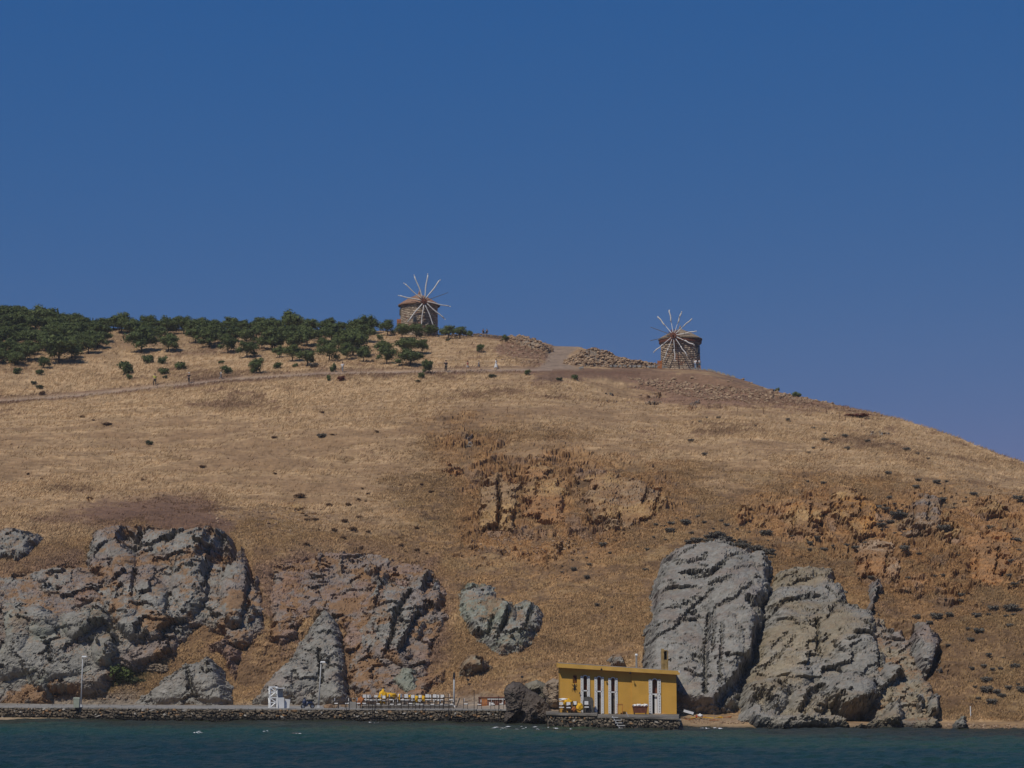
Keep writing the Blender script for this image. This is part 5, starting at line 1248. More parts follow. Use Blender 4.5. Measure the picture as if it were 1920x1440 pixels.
# street lamps
def lamp(px_b, row_b, px_t, row_t, Y, label, wood=False):
    b = W(px_b, row_b, Y); b.z = ZQ + .03; t = W(px_t, row_t, Y) - b
    o = empty('street_lamp', b, 0, label, 'street lamp')
    MB().tube([(0, 0, 0), (t.x, 0, t.z)], [.07, .05] if not wood else [.10, .08], M['grey_paint'], 10).build('pole', o, smooth=True)
    MB().box((0, 0, .12), (.28, .28, .24), M['white'] if wood else M['grey_paint'], taper=.8).build('base', o)
    h_ = MB().box((t.x + (.18 if not wood else 0), -.1, t.z + .05), (.5, .26, .14) if not wood else (.22, .3, .42), M['white'] if not wood else M['iron'], taper=.75).build('lamp_head', o)
    MB().box((t.x + (.2 if not wood else 0), -.1, t.z - .04 if not wood else t.z - .2), (.34, .18, .03), M['glass']).build('lens', h_)
lamp(152, 1319, 155, 1232, 205.5, 'grey street lamp beside the pale green bin on the left promenade')
lamp(597, 1327, 602, 1242, 202.5, 'grey street lamp between the scooter and the cafe tables')
lamp(851, 1324, 851.5, 1266, 201.5, 'short pale post with a dark lamp at the right end of the cafe tables', True)
# bin
b = W(144, 1322, 203.5); b.z = ZQ + .03
o = empty('litter_bin', b, 0, 'pale green litter bin standing on the quay beside the left street lamp', 'bin')
MB().box((0, 0, .42), (.5, .5, .84), M['bin_green'], taper=1.12).build('body', o)
MB().box((0, 0, .89), (.64, .62, .09), M['bin_green'], taper=.85).build('lid', o)
# white lifeguard chair
b = W(520, 1328, 200.5); b.z = ZQ + .02
o = empty('lifeguard_chair', b, .25, 'tall white wooden lifeguard chair on the promenade before the pyramid rock', 'lifeguard chair')
for x in (-.72, -.05):
    f = MB()
    f.tube([(x, -.5, 0), (x, -.18, 2.0)], .07, M['white'], 4); f.tube([(x, .5, 0), (x, .3, 2.0)], .07, M['white'], 4)
    MB().box((x - .03, 0, .98), (.05, .75, 1.75), M['white'], taper=1.0).build('side_panel', o)
    f.tube([(x - .07, -.42, .45), (x - .07, .35, .95), (x - .07, -.3, 1.35), (x - .07, .3, 1.8)], .05, M['white'], 4)
    f.build('side_frame', o)
fp = MB()
for z in (.05, .55, 1.0, 1.5, 1.98): fp.box((-.5, -.46 + z * .14, z), (.62, .1, .12), M['white'])
fp.build('front_rungs', o)
fb_ = MB()
for z0, z1, sg in ((.1, .5, 1), (.6, .95, -1), (1.08, 1.45, 1), (1.55, 1.95, -1)):
    fb_.tube([(-.5 - .24 * sg, -.48 + z0 * .14, z0), (-.5 + .24 * sg, -.48 + z1 * .14, z1)], .06, M['white'], 4)
fb_.build('front_braces', o)
for z0, z1, sg in ((.1, .5, 1), (.6, .95, -1), (1.08, 1.45, 1), (1.55, 1.95, -1)):
    MB().add([(-.5 - .22 * sg, -.4 + z1 * .14, z0 + .05), (-.5 - .22 * sg, -.4 + z1 * .14, z1), (-.5 + .2 * sg, -.4 + z1 * .14, z1)], [(0, 1, 2)], M['black']).build('shaded_gap', o) if False else None
MB().box((.2, 0, .5), (.75, .8, 1.0), M['white']).build('seat_box', o)
MB().box((.2, .36, 1.45), (.7, .07, .9), M['grey_paint']).build('backrest', o)
MB().box((.22, 0, 1.86), (.85, .9, .06), M['white']).build('canopy_board', o)
MB().box((.88, -.1, .42), (.5, .08, .86), M['white'], Matrix.Rotation(.12, 3, 'Y')).build('leaning_panel', o)
# scooter
b = W(577, 1328, 200.5); b.z = ZQ + .02
o = empty('motor_scooter', b, .45, 'dark blue motor scooter parked between the lifeguard chair and the street lamp', 'scooter')
for x in (-.46, .46):
    w = empty('wheel', (x, 0, .21)); w.parent = o
    t = MB(); pts = [(.19 * math.cos(a), 0, .19 * math.sin(a)) for a in np.linspace(0, 2 * math.pi, 17)]
    t.tube(pts, .05, M['rubber'], 7, caps=False); t.build('tyre', w, smooth=True)
    MB().tube([(0, -.03, 0), (0, .03, 0)], .14, M['steel'], 12).build('rim', w)
MB().tube([(.62, 0, .32), (.3, 0, .52), (-.05, 0, .5), (-.12, 0, .28), (-.32, 0, .3)], [.07, .17, .17, .13, .14], M['blue_paint'], 10).build('rear_body', o, smooth=True)
MB().tube([(-.3, 0, .26), (-.36, 0, .6), (-.3, 0, .95)], [.15, .19, .08], M['blue_paint'], 10).build('leg_shield', o, smooth=True)
MB().tube([(-.12, 0, .72), (.2, 0, .7), (.6, 0, .74)], [.1, .13, .08], M['rubber'], 8).build('seat', o, smooth=True)
MB().tube([(-.28, -.32, 1.0), (-.32, 0, .98), (-.28, .32, 1.0)], .025, M['iron'], 6).build('handlebar', o)
MB().tube([(-.42, 0, .9), (-.35, 0, .92)], [.09, .1], M['glass'], 10).build('headlight', o)
for y in (-.28, .28): MB().tube([(-.3, y, 1.0), (-.3, y * 1.15, 1.15), (-.3, y * 1.3, 1.2)], [.012, .012, .06], M['iron'], 6).build('mirror', o)
# iron posts standing in front of the quay wall
ipm = MB().tube([(0, 0, 0), (0, 0, 2.0)], [.035, .03], M['iron'], 6).tube([(0, 0, 2.0), (0, 0, 2.05)], [.05, .05], M['iron'], 6).mesh('iron_post')
for px, lab, hz in ((650, 'black iron post before the left end of the cafe tables', 1.0), (698, 'black iron post before the second row of cafe chairs', 1.25), (793, 'black iron post before the middle of the cafe tables', 1.0), (841, 'black iron post before the right end of the cafe tables', 1.0), (889, 'tall black iron post left of the wooden bar', 1.55), (935, 'black iron post in front of the wooden bar', 1.2)):
    y = yq(px) - .85; o = link('iron_post', ipm, None, (X(px, y, .5), y, -.1)); o.scale = (1, 1, hz * .95); tag(o, lab, 'post')

# ------------------------------------------------------------------ cafe furniture
dk = MB().box((0, 0, 0), (1, 1, 1), M['concrete']).mesh('deck_plank')
dko = empty('timber_deck', (X(680, 202.5), 200.9, ZQ), 0, 'low timber deck under the back rows of cafe chairs', 'deck')
L_ = X(850, 202.5) - X(678, 202.5)
for j in range(int(L_ / .3)):
    c = link('plank', dk, dko, (.15 + j * .3, 1.6, .28)); c.scale = (.28, 3.3, .06)
MB().box((L_ / 2, 0.02, .12), (L_, .08, .24), M['grey_wood']).build('fascia_board', dko)
def make_chair():
    o = empty('cafe_chair', (0, 0, 0), 0, 'x', 'chair')
    for x in (-.25, .25):
        for y in (-.24, .24):
            MB().box((x, y, .22 if y < 0 else .5), (.05, .05, .44 if y < 0 else 1.0), M['dark_wood']).build('leg', o)
    MB().box((0, 0, .42), (.56, .54, .06), M['dark_wood']).build('seat_frame', o)
    MB().box((0, -.01, .49), (.46, .44, .08), M['cushion'], taper=.95).build('seat_cushion', o)
    MB().box((0, .24, .60), (.56, .05, .08), M['dark_wood']).build('back_rail', o)
    MB().box((0, .18, .84), (.44, .08, .30), M['cushion'], taper=.94).build('back_cushion', o)
    for x in (-.27, .27): MB().box((x, 0, .68), (.06, .5, .05), M['dark_wood']).build('armrest', o)
    return o
def make_table(name='cafe_table'):
    o = empty(name, (0, 0, 0), 0, 'x', 'table')
    MB().box((0, 0, .73), (.95, .75, .05), M['dark_wood']).build('table_top', o)
    for x in (-.4, .4):
        for y in (-.3, .3): MB().box((x, y, .35), (.06, .06, .7), M['dark_wood']).build('leg', o)
    return o
chair0 = make_chair(); table0 = make_table(); cu = [True]; tu = [True]
def put(proto, used, px, y, z, rz, label, group):
    o = proto if used[0] else copy_tree(proto); used[0] = False
    o.scale = (.78, .78, random.uniform(.86, 1.02)); o.location = (X(px, y, z), y, z); o.rotation_euler = (0, 0, rz); o['label'] = label; o['group'] = group; return o
GC = 'cafe chairs with white cushions on the promenade'
GT = 'dark cafe tables on the promenade'
back = [(684, 'back row chair at the left end under the white sign'), (692, 'second back row chair from the left end'), (705, 'back row chair just left of the big yellow cover'), (737, 'back row chair just right of the big yellow cover'), (748, 'back row chair before a small orange cushion'), (761, 'back row chair near the black floodlight'), (775, 'back row chair right of the black floodlight'), (787, 'back row chair in front of the second yellow cover'), (805, 'back row chair right of the second yellow cover'), (820, 'left one of the twin chairs at the back right'), (829, 'right one of the twin chairs at the back right')]
for px, lab in back: put(chair0, cu, px, 203.6 + random.uniform(-.3, .2), ZQ + .31, random.uniform(-.35, .35), lab, GC)
mid = [(697, 1.4), (712, -1.5), (733, 1.5), (755, 1.3), (774, 3.1), (801, 0.1), (815, 0.1), (823, 1.5), (845, 1.6), (720, 3.0), (762, .2), (787, -1.5)]
for i, (px, rz) in enumerate(mid):
    put(chair0, cu, px, 201.7, ZQ + .31, rz, 'middle row cafe chair with white cushions ' + ['at the left end of the deck', 'turned away under the big yellow cover', 'turned left under the big yellow cover', 'turned left in the centre of the deck', 'seen from behind in the centre of the deck', 'facing the sea right of the centre', 'facing the sea beside a tall white cushion', 'turned left below the twin chairs', 'by the pale post with the dark lamp', 'seen from behind below the yellow cover', 'facing the sea at the middle of the deck', 'turned right near the second yellow cover'][i], GC)
front = [(630, 1.57), (651, -1.57), (672, 1.57), (683, -1.5), (709, 1.57), (735, -1.57), (748, 1.57), (770, -1.57), (783, -1.4), (791, 1.57), (811, -1.57), (828, 1.57), (847, -1.57), (873, 1.57), (899, -1.57), (924, 1.57), (940, -1.57)]
fl = ['farthest left chair by the loose boulders', 'chair facing left beside the pale stone bench', 'chair at the right end of the pale stone bench', 'second chair right of the pale stone bench', 'front chair below the left end of the yellow cover', 'front chair below the right end of the yellow cover', 'front chair sixth from the stone bench', 'front chair between two tables at the centre', 'front chair before the iron post at the centre', 'front chair right of the centre iron post', 'front chair below the twin chairs', 'front chair left of the pale lamp post', 'front chair at the foot of the pale lamp post', 'lone chair between the lamp post and the bar', 'chair before the left end of the wooden bar', 'chair before the middle of the wooden bar', 'chair before the wooden bar next to the dark boulder']
for (px, rz), lab in zip(front, fl):
    put(chair0, cu, px, float(ip(px, [(600, 201.0), (950, 197.6)])), ZQ, rz, lab, GC)
for i, px in enumerate((641, 697, 722, 759, 801, 837)):
    put(table0, tu, px, float(ip(px, [(600, 201.0), (950, 197.8)])), ZQ, 0, ['leftmost front table between two facing chairs', 'front table below the left edge of the yellow cover', 'front table below the yellow cover', 'front table at the centre iron post', 'front table right of the centre iron post', 'front table beside the pale lamp post'][i], GT)
for i, px in enumerate((703, 741, 768, 810, 838)):
    put(table0, tu, px, 202.5, ZQ + .31, 0, ['table on the deck left of the yellow cover', 'table on the deck right of the yellow cover', 'table on the deck at the black floodlight', 'table on the deck under the right twin chairs', 'table at the right end of the deck'][i], GT)
# yellow covers and cushions
def cover(px, y, z, w, h_, label, seed, mat='yellow_cloth', name='yellow_cover', cat='cover', d=.5):
    bm = bmesh.new(); bmesh.ops.create_icosphere(bm, subdivisions=3, radius=.5); r = np.random.default_rng(seed)
    ph = r.random(6) * 6
    for v in bm.verts:
        n = v.co.normalized(); k = 1 + .24 * math.sin(n.x * 5 + ph[0]) * math.sin(n.z * 5 + ph[1]) + .14 * math.sin(n.y * 11 + ph[2] + n.x * 9)
        v.co = Vector((v.co.x * w * k, v.co.y * d * k, max(v.co.z, -.36) * h_ * k + h_ * .4 + .12 * w * n.x * 0))
    me = bpy.data.meshes.new(name); bm.to_mesh(me); bm.free(); me.materials.append(M[mat]); me.polygons.foreach_set('use_smooth', [True] * len(me.polygons))
    return tag(link(name, me, None, (X(px, y, z), y, z)), label, cat)
cover(716, 202.9, ZQ + .33, .75, 1.5, 'upright end of the big crumpled yellow cover among the chairs', 1)
cover(728, 203.1, ZQ + .9, 1.5, .55, 'low end of the big yellow cover lying over chair backs', 2)
cover(750, 203.2, ZQ + .6, .35, .75, 'small bright yellow cushion standing between back row chairs', 3, name='yellow_cushion', cat='cushion')
cover(767, 203.2, ZQ + .85, .8, .4, 'narrow yellow cover under the black floodlight', 4)
cover(779, 203.0, ZQ + .5, .6, .7, 'crumpled yellow cover in the right half of the deck', 5)
cover(794, 203.2, ZQ + .6, .5, .6, 'folded orange yellow cover left of the twin chairs', 6)
cover(676, 202.2, ZQ + .3, .6, .8, 'orange cushion heap at the left end of the deck', 7, 'orange_wood', 'orange_cushion', 'cushion')
# pale bench block, low boulders
tag(MB().box((X(664, 203.3), 203.3, ZQ + .28), (1.1, .6, .55), M['concrete'], jit=.03).build('stone_bench'), 'pale stone block bench between the boulders and the cafe deck', 'bench')
for i, (px, w) in enumerate(((612, .7), (619, .9), (628, .5))):
    o = link('boulder', ST[i], None, (X(px, 202.2), 202.2, ZQ + .15)); o.scale = (w, w, w * .8); o.rotation_euler = (0, 0, i); tag(o, ['small tan boulder right of the second street lamp', 'largest of three tan boulders by the second street lamp', 'tan boulder touching the leftmost cafe chair'][i], 'boulder')
# floodlights
def flood(px, row, w, mat, label, tilt):
    g = ground(px, row + 3); s = g.y / F; o = empty('floodlight', g, 0, label, 'floodlight')
    MB().tube([(0, 0, -.1), (0, 0, .5)], .03, M['iron'], 6).build('stake', o)
    h_ = MB().box((0, -.1, .55), (w * s, .14, w * s * .75), M['iron'], Matrix.Rotation(tilt, 3, 'Y')).build('housing', o)
    MB().box((0, -.19, .55), (w * s * .85, .04, w * s * .6), mat, Matrix.Rotation(tilt, 3, 'Y')).build('front_glass', h_)
flood(685, 1291, 8, M['white'], 'white faced floodlight tilted on the slope above the cafe', -.5)
flood(769, 1298, 10, M['iron'], 'black floodlight behind the back row of chairs', -.3)
flood(877, 1282, 5, M['iron'], 'small black floodlight on the slope above the pale post', .2)
flood(979, 1277, 5, M['iron'], 'small black floodlight above the dark boulder', .1)
# leaning dark beam
o = MB().tube([(X(855, 201), 201, ZQ), (X(862, 201.3), 201.3, ZQ + .95)], .06, M['dark_wood'], 5).build('leaning_pole'); tag(o, 'dark pole leaning beside the pale lamp post', 'pole')
# wooden bar
o = empty('wooden_bar', (X(898, 201.2), 201.2, ZQ), 0, 'red brown wooden bar counter left of the dark boulder', 'bar counter')
for j in range(13):
    MB().box((.1 + j * .19, 0, .5), (.17, .08, .96), M['orange_wood'] if 1 <= j <= 3 else M['red_wood']).build('plank', o)
MB().box((1.2, .25, 1.02), (2.55, .7, .07), M['red_wood']).build('counter_top', o)
for x in (.0, 2.42): MB().box((x, .3, .5), (.08, .55, .98), M['dark_wood']).build('side_panel', o)
MB().box((1.6, -.12, .86), (1.6, .05, .07), M['cushion']).build('white_rail', o)
MB().box((1.15, -.3, .42), (.42, .3, .3), M['cushion']).build('white_cushion', o)
MB().box((2.2, -.2, .42), (.12, .1, .36), M['cushion']).build('menu_board', o)

# ------------------------------------------------------------------ the dark boulder by the water
def boulder(name, label, pts, Y, depth, seed, col, res=1.2, rough=1.0, cave=None):
    """solid boulder: front relief and back shell around an outline, real thickness"""
    c = dict(poly=pts); P = np.array(pts, float); g = np.arange(P[:, 0].min() - 3, P[:, 0].max() + 4, res); rr = np.arange(P[:, 1].max() + 3, P[:, 1].min() - 4, -res)
    gx, gr = np.meshgrid(g, rr); sh = gx.shape; px = gx.ravel(); row = gr.ravel(); s = Y / F
    X_ = (px - 960) * s; Z_ = np.array([W(0, q, Y).z for q in rr])[:, None].repeat(len(g), 1).ravel()
    d = sdf_poly(px + smp('rough', X_, Z_ + seed, 20) * 1.5, row, pts) * s
    hh = np.sqrt(np.clip(1 - (1 - np.clip(d / (depth * .8), 0, 1)) ** 2, 0, 1))
    h1, v1, b1 = facets(X_, Z_, .9, seed, .8, 1.5, .6); h2, v2, b2 = facets(X_, Z_, .3, seed + 9, .3, 1.3, .6)
    rel = (h1 * .55 + h2 * .16 + smp('rough', X_, Z_, 12) * .08) * rough * sstep(d, 0, .4)
    front = Y - hh * depth - rel
    if cave: 
        for cp_, w, dep in cave: front = front + dep * np.sqrt(np.clip(1 - d_line(px, row, cp_) / w, 0, 1))
    V0 = np.stack([X_, front, Z_], -1); V1 = np.stack([X_, Y + hh * depth * .8 + rel * .5 + (3.0 if cave else 0), Z_], -1)
    cc = np.array(col) * (.75 + .3 * v1[:, None] + .25 * v2[:, None]); cc = cc * np.where(Z_ < .25, .35, 1)[:, None]
    a = np.arange(px.size).reshape(sh); keep = (d > 0).reshape(sh); fk = keep[:-1, :-1] | keep[1:, 1:] | keep[1:, :-1] | keep[:-1, 1:]
    Qd = np.stack([a[:-1, :-1], a[:-1, 1:], a[1:, 1:], a[1:, :-1]], -1)[fk]; Qb = Qd[:, ::-1] + px.size
    Va = np.concatenate([V0, V1]); Ca = np.concatenate([cc, cc]); Qa = np.concatenate([Qd, Qb]); used = np.unique(Qa); re = np.full(len(Va), -1); re[used] = np.arange(len(used))
    me = np_mesh(name, Va[used], re[Qa], M['rock'], np.clip(Ca[used], .005, .6)); return tag(link(name, me), label, 'rock')
DK = (.095, .078, .064)
boulder('boulder', 'big dark brown boulder rising from the water between the bar and the building', [(947, 1350), (952, 1330), (944, 1300), (947, 1286), (958, 1279), (972, 1281), (985, 1290), (1005, 1302), (1022, 1312), (1032, 1330), (1038, 1345), (1034, 1362), (1005, 1364), (970, 1364), (948, 1364)], 194, 2.2, 5, DK, cave=[([(955, 1362), (968, 1350), (975, 1342)], 11, 1.8)])
boulder('boulder', 'grey green rock standing behind the dark boulder', [(975, 1300), (985, 1282), (1005, 1275), (1022, 1282), (1035, 1300), (1046, 1325), (1040, 1340), (1000, 1340), (985, 1320)], 198, 1.2, 6, (.17, .15, .11))
boulder('boulder', 'pale tan rock beside the left wall of the building', [(1018, 1300), (1022, 1282), (1035, 1272), (1048, 1276), (1052, 1300), (1050, 1330), (1030, 1325)], 196, .8, 7, (.27, .21, .15))
for k, (x, row, w, lab) in enumerate(((392, 1370, 26, 'low dark reef rock awash off the quay'), (558, 1375, 18, 'small dark reef rock with white foam'), (940, 1364, 20, 'dark rock awash left of the big boulder'), (1700, 1368, 22, 'flat dark rock at the right waterline'), (1238, 1358, 22, 'wet rock under the right corner of the platform'))):
    p = WZ(x, row, 0); o = link('reef_rock', ST[k], None, (p.x, p.y, -.1)); o.scale = (w * p.y / F * 1.4, .9, .5); o.data = o.data.copy(); o.data.materials.clear(); o.data.materials.append(M['tarp']); tag(o, lab, 'rock')

# ------------------------------------------------------------------ stone platform and yellow building
ZP = 1.0; YF = 188.0
quay('platform_wall', 'dark rough stone platform wall under the yellow building', 1026, 1272, .92, -.3, 0, 72, dy=-8.6, wet=.3, cols=((.10, .085, .065), (.24, .195, .14)))
M['slab'] = mat_col('platform_concrete', (0.19, 0.17, 0.14), 0.95, 0.3, 0.7, 0.5, bscale=6)
pf = MB(); pa, pb = 1024, 1273
for a, b, z in ((1024, 1120, ZP + .12), (1120.2, 1273, ZP - .02)):
    ya, yb_ = yq(a) - 8.8, yq(b) - 8.8
    P = [(X(a, ya), ya), (X(b, yb_), yb_), (X(b, 194), 194), (X(a, 194), 194)]
    pf.add([(x, y, z - .13) for x, y in P] + [(x, y, z) for x, y in P], [(0, 3, 2, 1), (4, 5, 6, 7), (0, 1, 5, 4), (1, 2, 6, 5), (2, 3, 7, 6), (3, 0, 4, 7)], M['slab'])
tag(pf.build('platform_slab'), kind='structure')
B = empty('yellow_building', (X(1050, YF), YF, ZP), 0, 'yellow flat roofed building with white shuttered arches on the stone platform', 'building')
bx0 = X(1050, YF); s = YF / F * 1.004
def ux(px): return X(px, YF) - bx0
def uz(row): return W(1050, row, YF).z - ZP
xr = ux(1268.5); xm = ux(1185)
zl, zr = uz(1250), uz(1264)
def ztop(x): return zl + (zr - zl) * x / xr
# front wall with real openings: built from piers, sills and arched heads
ops = [(1074, 1082, 1264.5, 1281, 'niche'), (1094, 1101, 1267, 1334, 'door'), (1120, 1127, 1269, 1335, 'door'), (1146, 1153, 1271, 1336.5, 'door'), (1223, 1232.5, 1273.5, 1340, 'door')]
wl = MB(); T = .45
def wall_piece(x0, x1, z0, z1l, z1r, y0):
    wl.prism([(x0, z0), (x1, z0), (x1, z1r), (x0, z1l)], y0, y0 + T, M['yellow_wall'])
xs_ = 0.0; zb = -.15
cols = []
for (a, b, t, bt, kd) in ops:
    xa, xb = ux(a), ux(b); y0 = 0 if xa < xm else -.12
    zt = uz(t); z0 = max(uz(bt), zb) if kd == 'niche' else zb
    cols.append((xa, xb, zt, z0))
    rad = (xb - xa) / 2; n = 8
    arc = [(xa + rad - rad * math.cos(math.pi * i / n), zt - rad + rad * math.sin(math.pi * i / n)) for i in range(n + 1)]
    wl.prism([(xa, ztop(xa))] + arc + [(xb, ztop(xb))], y0, y0 + T, M['yellow_wall'])
    if kd == 'niche': wall_piece(xa, xb, zb, z0, z0, y0)
cur = 0.0
edges = []
for xa, xb, _, _ in cols: edges.append((cur, xa)); cur = xb
edges.append((cur, xr))
for xa, xb in edges:
    if xa < xm < xb: wall_piece(xa, xm, zb, ztop(xa), ztop(xm), 0); wall_piece(xm, xb, zb, ztop(xm), ztop(xb), -.12)
    else: wall_piece(xa, xb, zb, ztop(xa), ztop(xb), 0 if xa < xm else -.12)
wl.build('front_wall', B)
sw = MB()
for x in (0, xr - .3): sw.prism([(x, zb), (x + .3, zb), (x + .3, ztop(x)), (x, ztop(x))], T, 5, M['yellow_wall'])
sw.build('side_walls', B)
MB().prism([(0, zb), (xr, zb), (xr, zr), (0, zl)], 5.0, 5.2, M['yellow_wall']).build('back_wall', B)
MB().box((xr / 2, 2.7, -.05), (xr - .1, 4.4, .1), M['concrete']).build('inner_floor', B)
# roof slab with fascia
xo0, xo1 = ux(1045), ux(1274)
rf = MB(); za, zb2 = uz(1243.5), uz(1258)
rf.prism([(xo0, za - .36), (xo1, zb2 - .33), (xo1, zb2), (xo0, za)], -.62, 5.5, M['yellow_trim'])
roof = rf.build('roof', B)
MB().prism([(xo0 + .2, za + .005), (xo1 - .2, zb2 + .005), (xo1 - .2, zb2 + .05), (xo0 + .2, za + .05)], -.4, 5.2, M['concrete']).build('roof_screed', roof)
# doors / windows
for i, (a, b, t, bt, kd) in enumerate(ops):
    xa, xb = ux(a), ux(b); y0 = 0 if xa < xm else -.12; zt = uz(t); cx = (xa + xb) / 2; rad = (xb - xa) / 2; n = 8
    z0 = uz(bt) if kd == 'niche' else 0.02
    if kd == 'niche':
        f = MB().box((cx, y0 + .3, (zt + z0) / 2), (xb - xa - .01, .05, zt - z0 - .02), M['yellow_wall']).build('niche_back', B)
        MB().add([(xa + .02, y0 + .26, zt - .1), (xb - .02, y0 + .26, zt - .1), (xb - .02, y0 + .26, z0 + .1), (xa + .1, y0 + .26, (z0 + zt) / 2 + .1)], [(0, 3, 2, 1)], M['red_wood']).build('niche_shade', f)  # dark sheet as painted shade over the niche's top and right side
        continue
    w = empty('arched_window', (cx, y0, 0)); w.parent = B
    zc = uz(1295 + (a - 1093) * .05)
    # white arch surround
    arc_o = [((rad + .07) * -math.cos(math.pi * j / n), zt - rad + (rad + .07) * math.sin(math.pi * j / n)) for j in range(n + 1)]
    arc_i = [(rad * -math.cos(math.pi * j / n), zt - rad + rad * math.sin(math.pi * j / n)) for j in range(n + 1)]
    fr = MB()
    for j in range(n): fr.prism([arc_i[j], arc_i[j + 1], arc_o[j + 1], arc_o[j]], -.06, .04, M['white'])
    for sg in (-1, 1): fr.box((sg * (rad + .035), -.01, (zt - rad) / 2), (.07, .1, zt - rad), M['white'])
    fr.box((0, -.02, zc), (xb - xa + .5, .08, .09), M['white'])
    fr.build('frame', w)
    sw_ = .16 if i < 4 else .22
    for sg in (-1, 1):
        # open shutters folded flat on the wall, slats across
        for (q0, q1, nm) in ((zc + .06, zt - .02, 'upper_shutter'), (.04, zc - .06, 'lower_shutter')):
            sh_ = MB(); cxs = sg * (rad + .08 + sw_ / 2)
            sh_.box((cxs, -.035, (q0 + q1) / 2), (sw_, .03, q1 - q0), M['grey_paint'])
            for ex in (-1, 1): sh_.box((cxs + ex * (sw_ / 2 - .03), -.06, (q0 + q1) / 2), (.06, .05, q1 - q0), M['white'])
            ob = sh_.build('shutter', w)
            k = max(3, int((q1 - q0) / .22))
            for j in range(k + 1):
                MB().box((cxs, -.065, q0 + .03 + (q1 - q0 - .06) * j / k), (sw_ - .12, .05, .09), M['white'], Matrix.Rotation(.3, 3, 'X')).build('slat', ob)
    MB().box((0, .36, (zt + zc) / 2), (xb - xa, .03, zt - zc), M['red_wood']).build('upper_board', w)
    if i == 4:
        MB().box((rad * .45, .2, zc / 2), (rad * .9, .04, zc - .05), M['white']).build('door_leaf', w)
        MB().box((-rad * .5, .3, zc / 2), (rad, .04, zc - .05), M['black']).build('black_infill', w)  # black sheet filling the left half below the crossbar
    else:
        MB().box((rad * .4, .3, zc / 2), (rad * 1.1, .04, zc - .05), M['grey_wood']).build('door_leaf', w)
# wall ornament: a dark lizard-like iron figure
orn = MB(); ox, oz = ux(1077), uz(1289)
orn.tube([(0, 0, .34), (.03, 0, .12), (-.02, 0, -.1), (.03, 0, -.34)], [.04, .07, .06, .02], M['iron'], 6)
for z, sg in ((.15, 1), (.15, -1), (-.12, 1), (-.12, -1)): orn.tube([(0, 0, z), (.15 * sg, 0, z + .05), (.2 * sg, 0, z + (.14 if z > 0 else -.12))], .025, M['iron'], 5)
oo = orn.build('wall_ornament', None, (bx0 + ox, YF - .07, ZP + oz)); tag(oo, 'dark iron creature shaped ornament on the yellow wall below the niche', 'ornament')
orn2 = MB().tube([(0, 0, .12), (0, 0, -.05)], [.03, .08], M['iron'], 6).build('wall_lantern', None, (bx0 + ux(1087), YF - .14, ZP + uz(1300))); tag(orn2, 'small dark lantern left of the first shuttered arch', 'lantern')
# chimney with arched mouth
ch = empty('chimney', (bx0 + ux(1249.5), YF + 2.0, ZP + uz(1257)), 0); ch.parent = None
ch.location = (ux(1249.5), 1.6, uz(1258)); ch.parent = B
M['chimney'] = mat_col('stained_yellow', (0.36, 0.24, 0.09), 0.9, 0.25, 2.5)
cw = 12.5 * s; chh = 41 * s; r_ = .16
m_ = MB(); m_.box((-cw / 2 + .11, 0, chh / 2), (.22, .6, chh), M['chimney']); m_.box((cw / 2 - .03, 0, chh * .42), (.06, .6, chh * .84), M['chimney']); m_.box((.08, 0, chh * .25), (cw - .32, .58, chh * .5), M['chimney'])
m_.box((.08, .2, chh * .72), (cw - .34, .1, chh * .44), M['black'])
arc = [(.1 - .2 * math.cos(math.pi * j / 8), chh * .8 + .2 * math.sin(math.pi * j / 8)) for j in range(9)]
for j in range(8): m_.prism([arc[j], arc[j + 1], (arc[j + 1][0] * 1.1 - .01, arc[j + 1][1] + .07), (arc[j][0] * 1.1 - .01, arc[j][1] + .07)], -.3, .3, M['chimney'])
m_.build('stack', ch)
for px, row, lab in ((1128, 1254.5, 'small dark spotlight under the left part of the eaves'), (1182, 1261, 'small dark spotlight under the middle of the eaves')):
    o = MB().tube([(0, 0, 0), (0, -.12, -.05)], [.06, .09], M['iron'], 8).tube([(0, 0, 0), (0, .1, .1)], .02, M['iron'], 5).build('spotlight', None, (X(px, YF - .65), YF - .74, W(px, row, YF - .7).z)); tag(o, lab, 'spotlight')
o = MB().tube([(0, 0, -.08), (0, 0, .08)], [.09, .11], M['white'], 10).build('globe_lamp', None, (X(1274.5, YF - .9), YF - 1.12, W(1274, 1259, YF - .9).z)); tag(o, 'small white lamp at the right roof corner of the yellow building', 'lamp')
o = MB().tube([(0, 0, 0), (0, 0, 1.1)], .09, M['concrete'], 8).tube([(0, 0, 1.1), (0, 0, 1.25)], [.14, .1], M['white'], 8).build('roof_pipe', None, (X(1194, 193), 193, W(1194, 1252, 193).z)); tag(o, 'short pale pipe with white cap behind the roof', 'pipe')
# grey rounded upright board
arc = [(-.45, 0), (.45, 0), (.47, 1.0), (.36, 1.3), (0, 1.42), (-.36, 1.34), (-.46, 1.0)]
o = MB().prism(arc, 0, .16, M['tarp']).build('covered_board', None, (X(1103, YF - .7), YF - .75, ZP + .1)); tag(o, 'dark grey rounded board standing before the first shuttered arch', 'board')
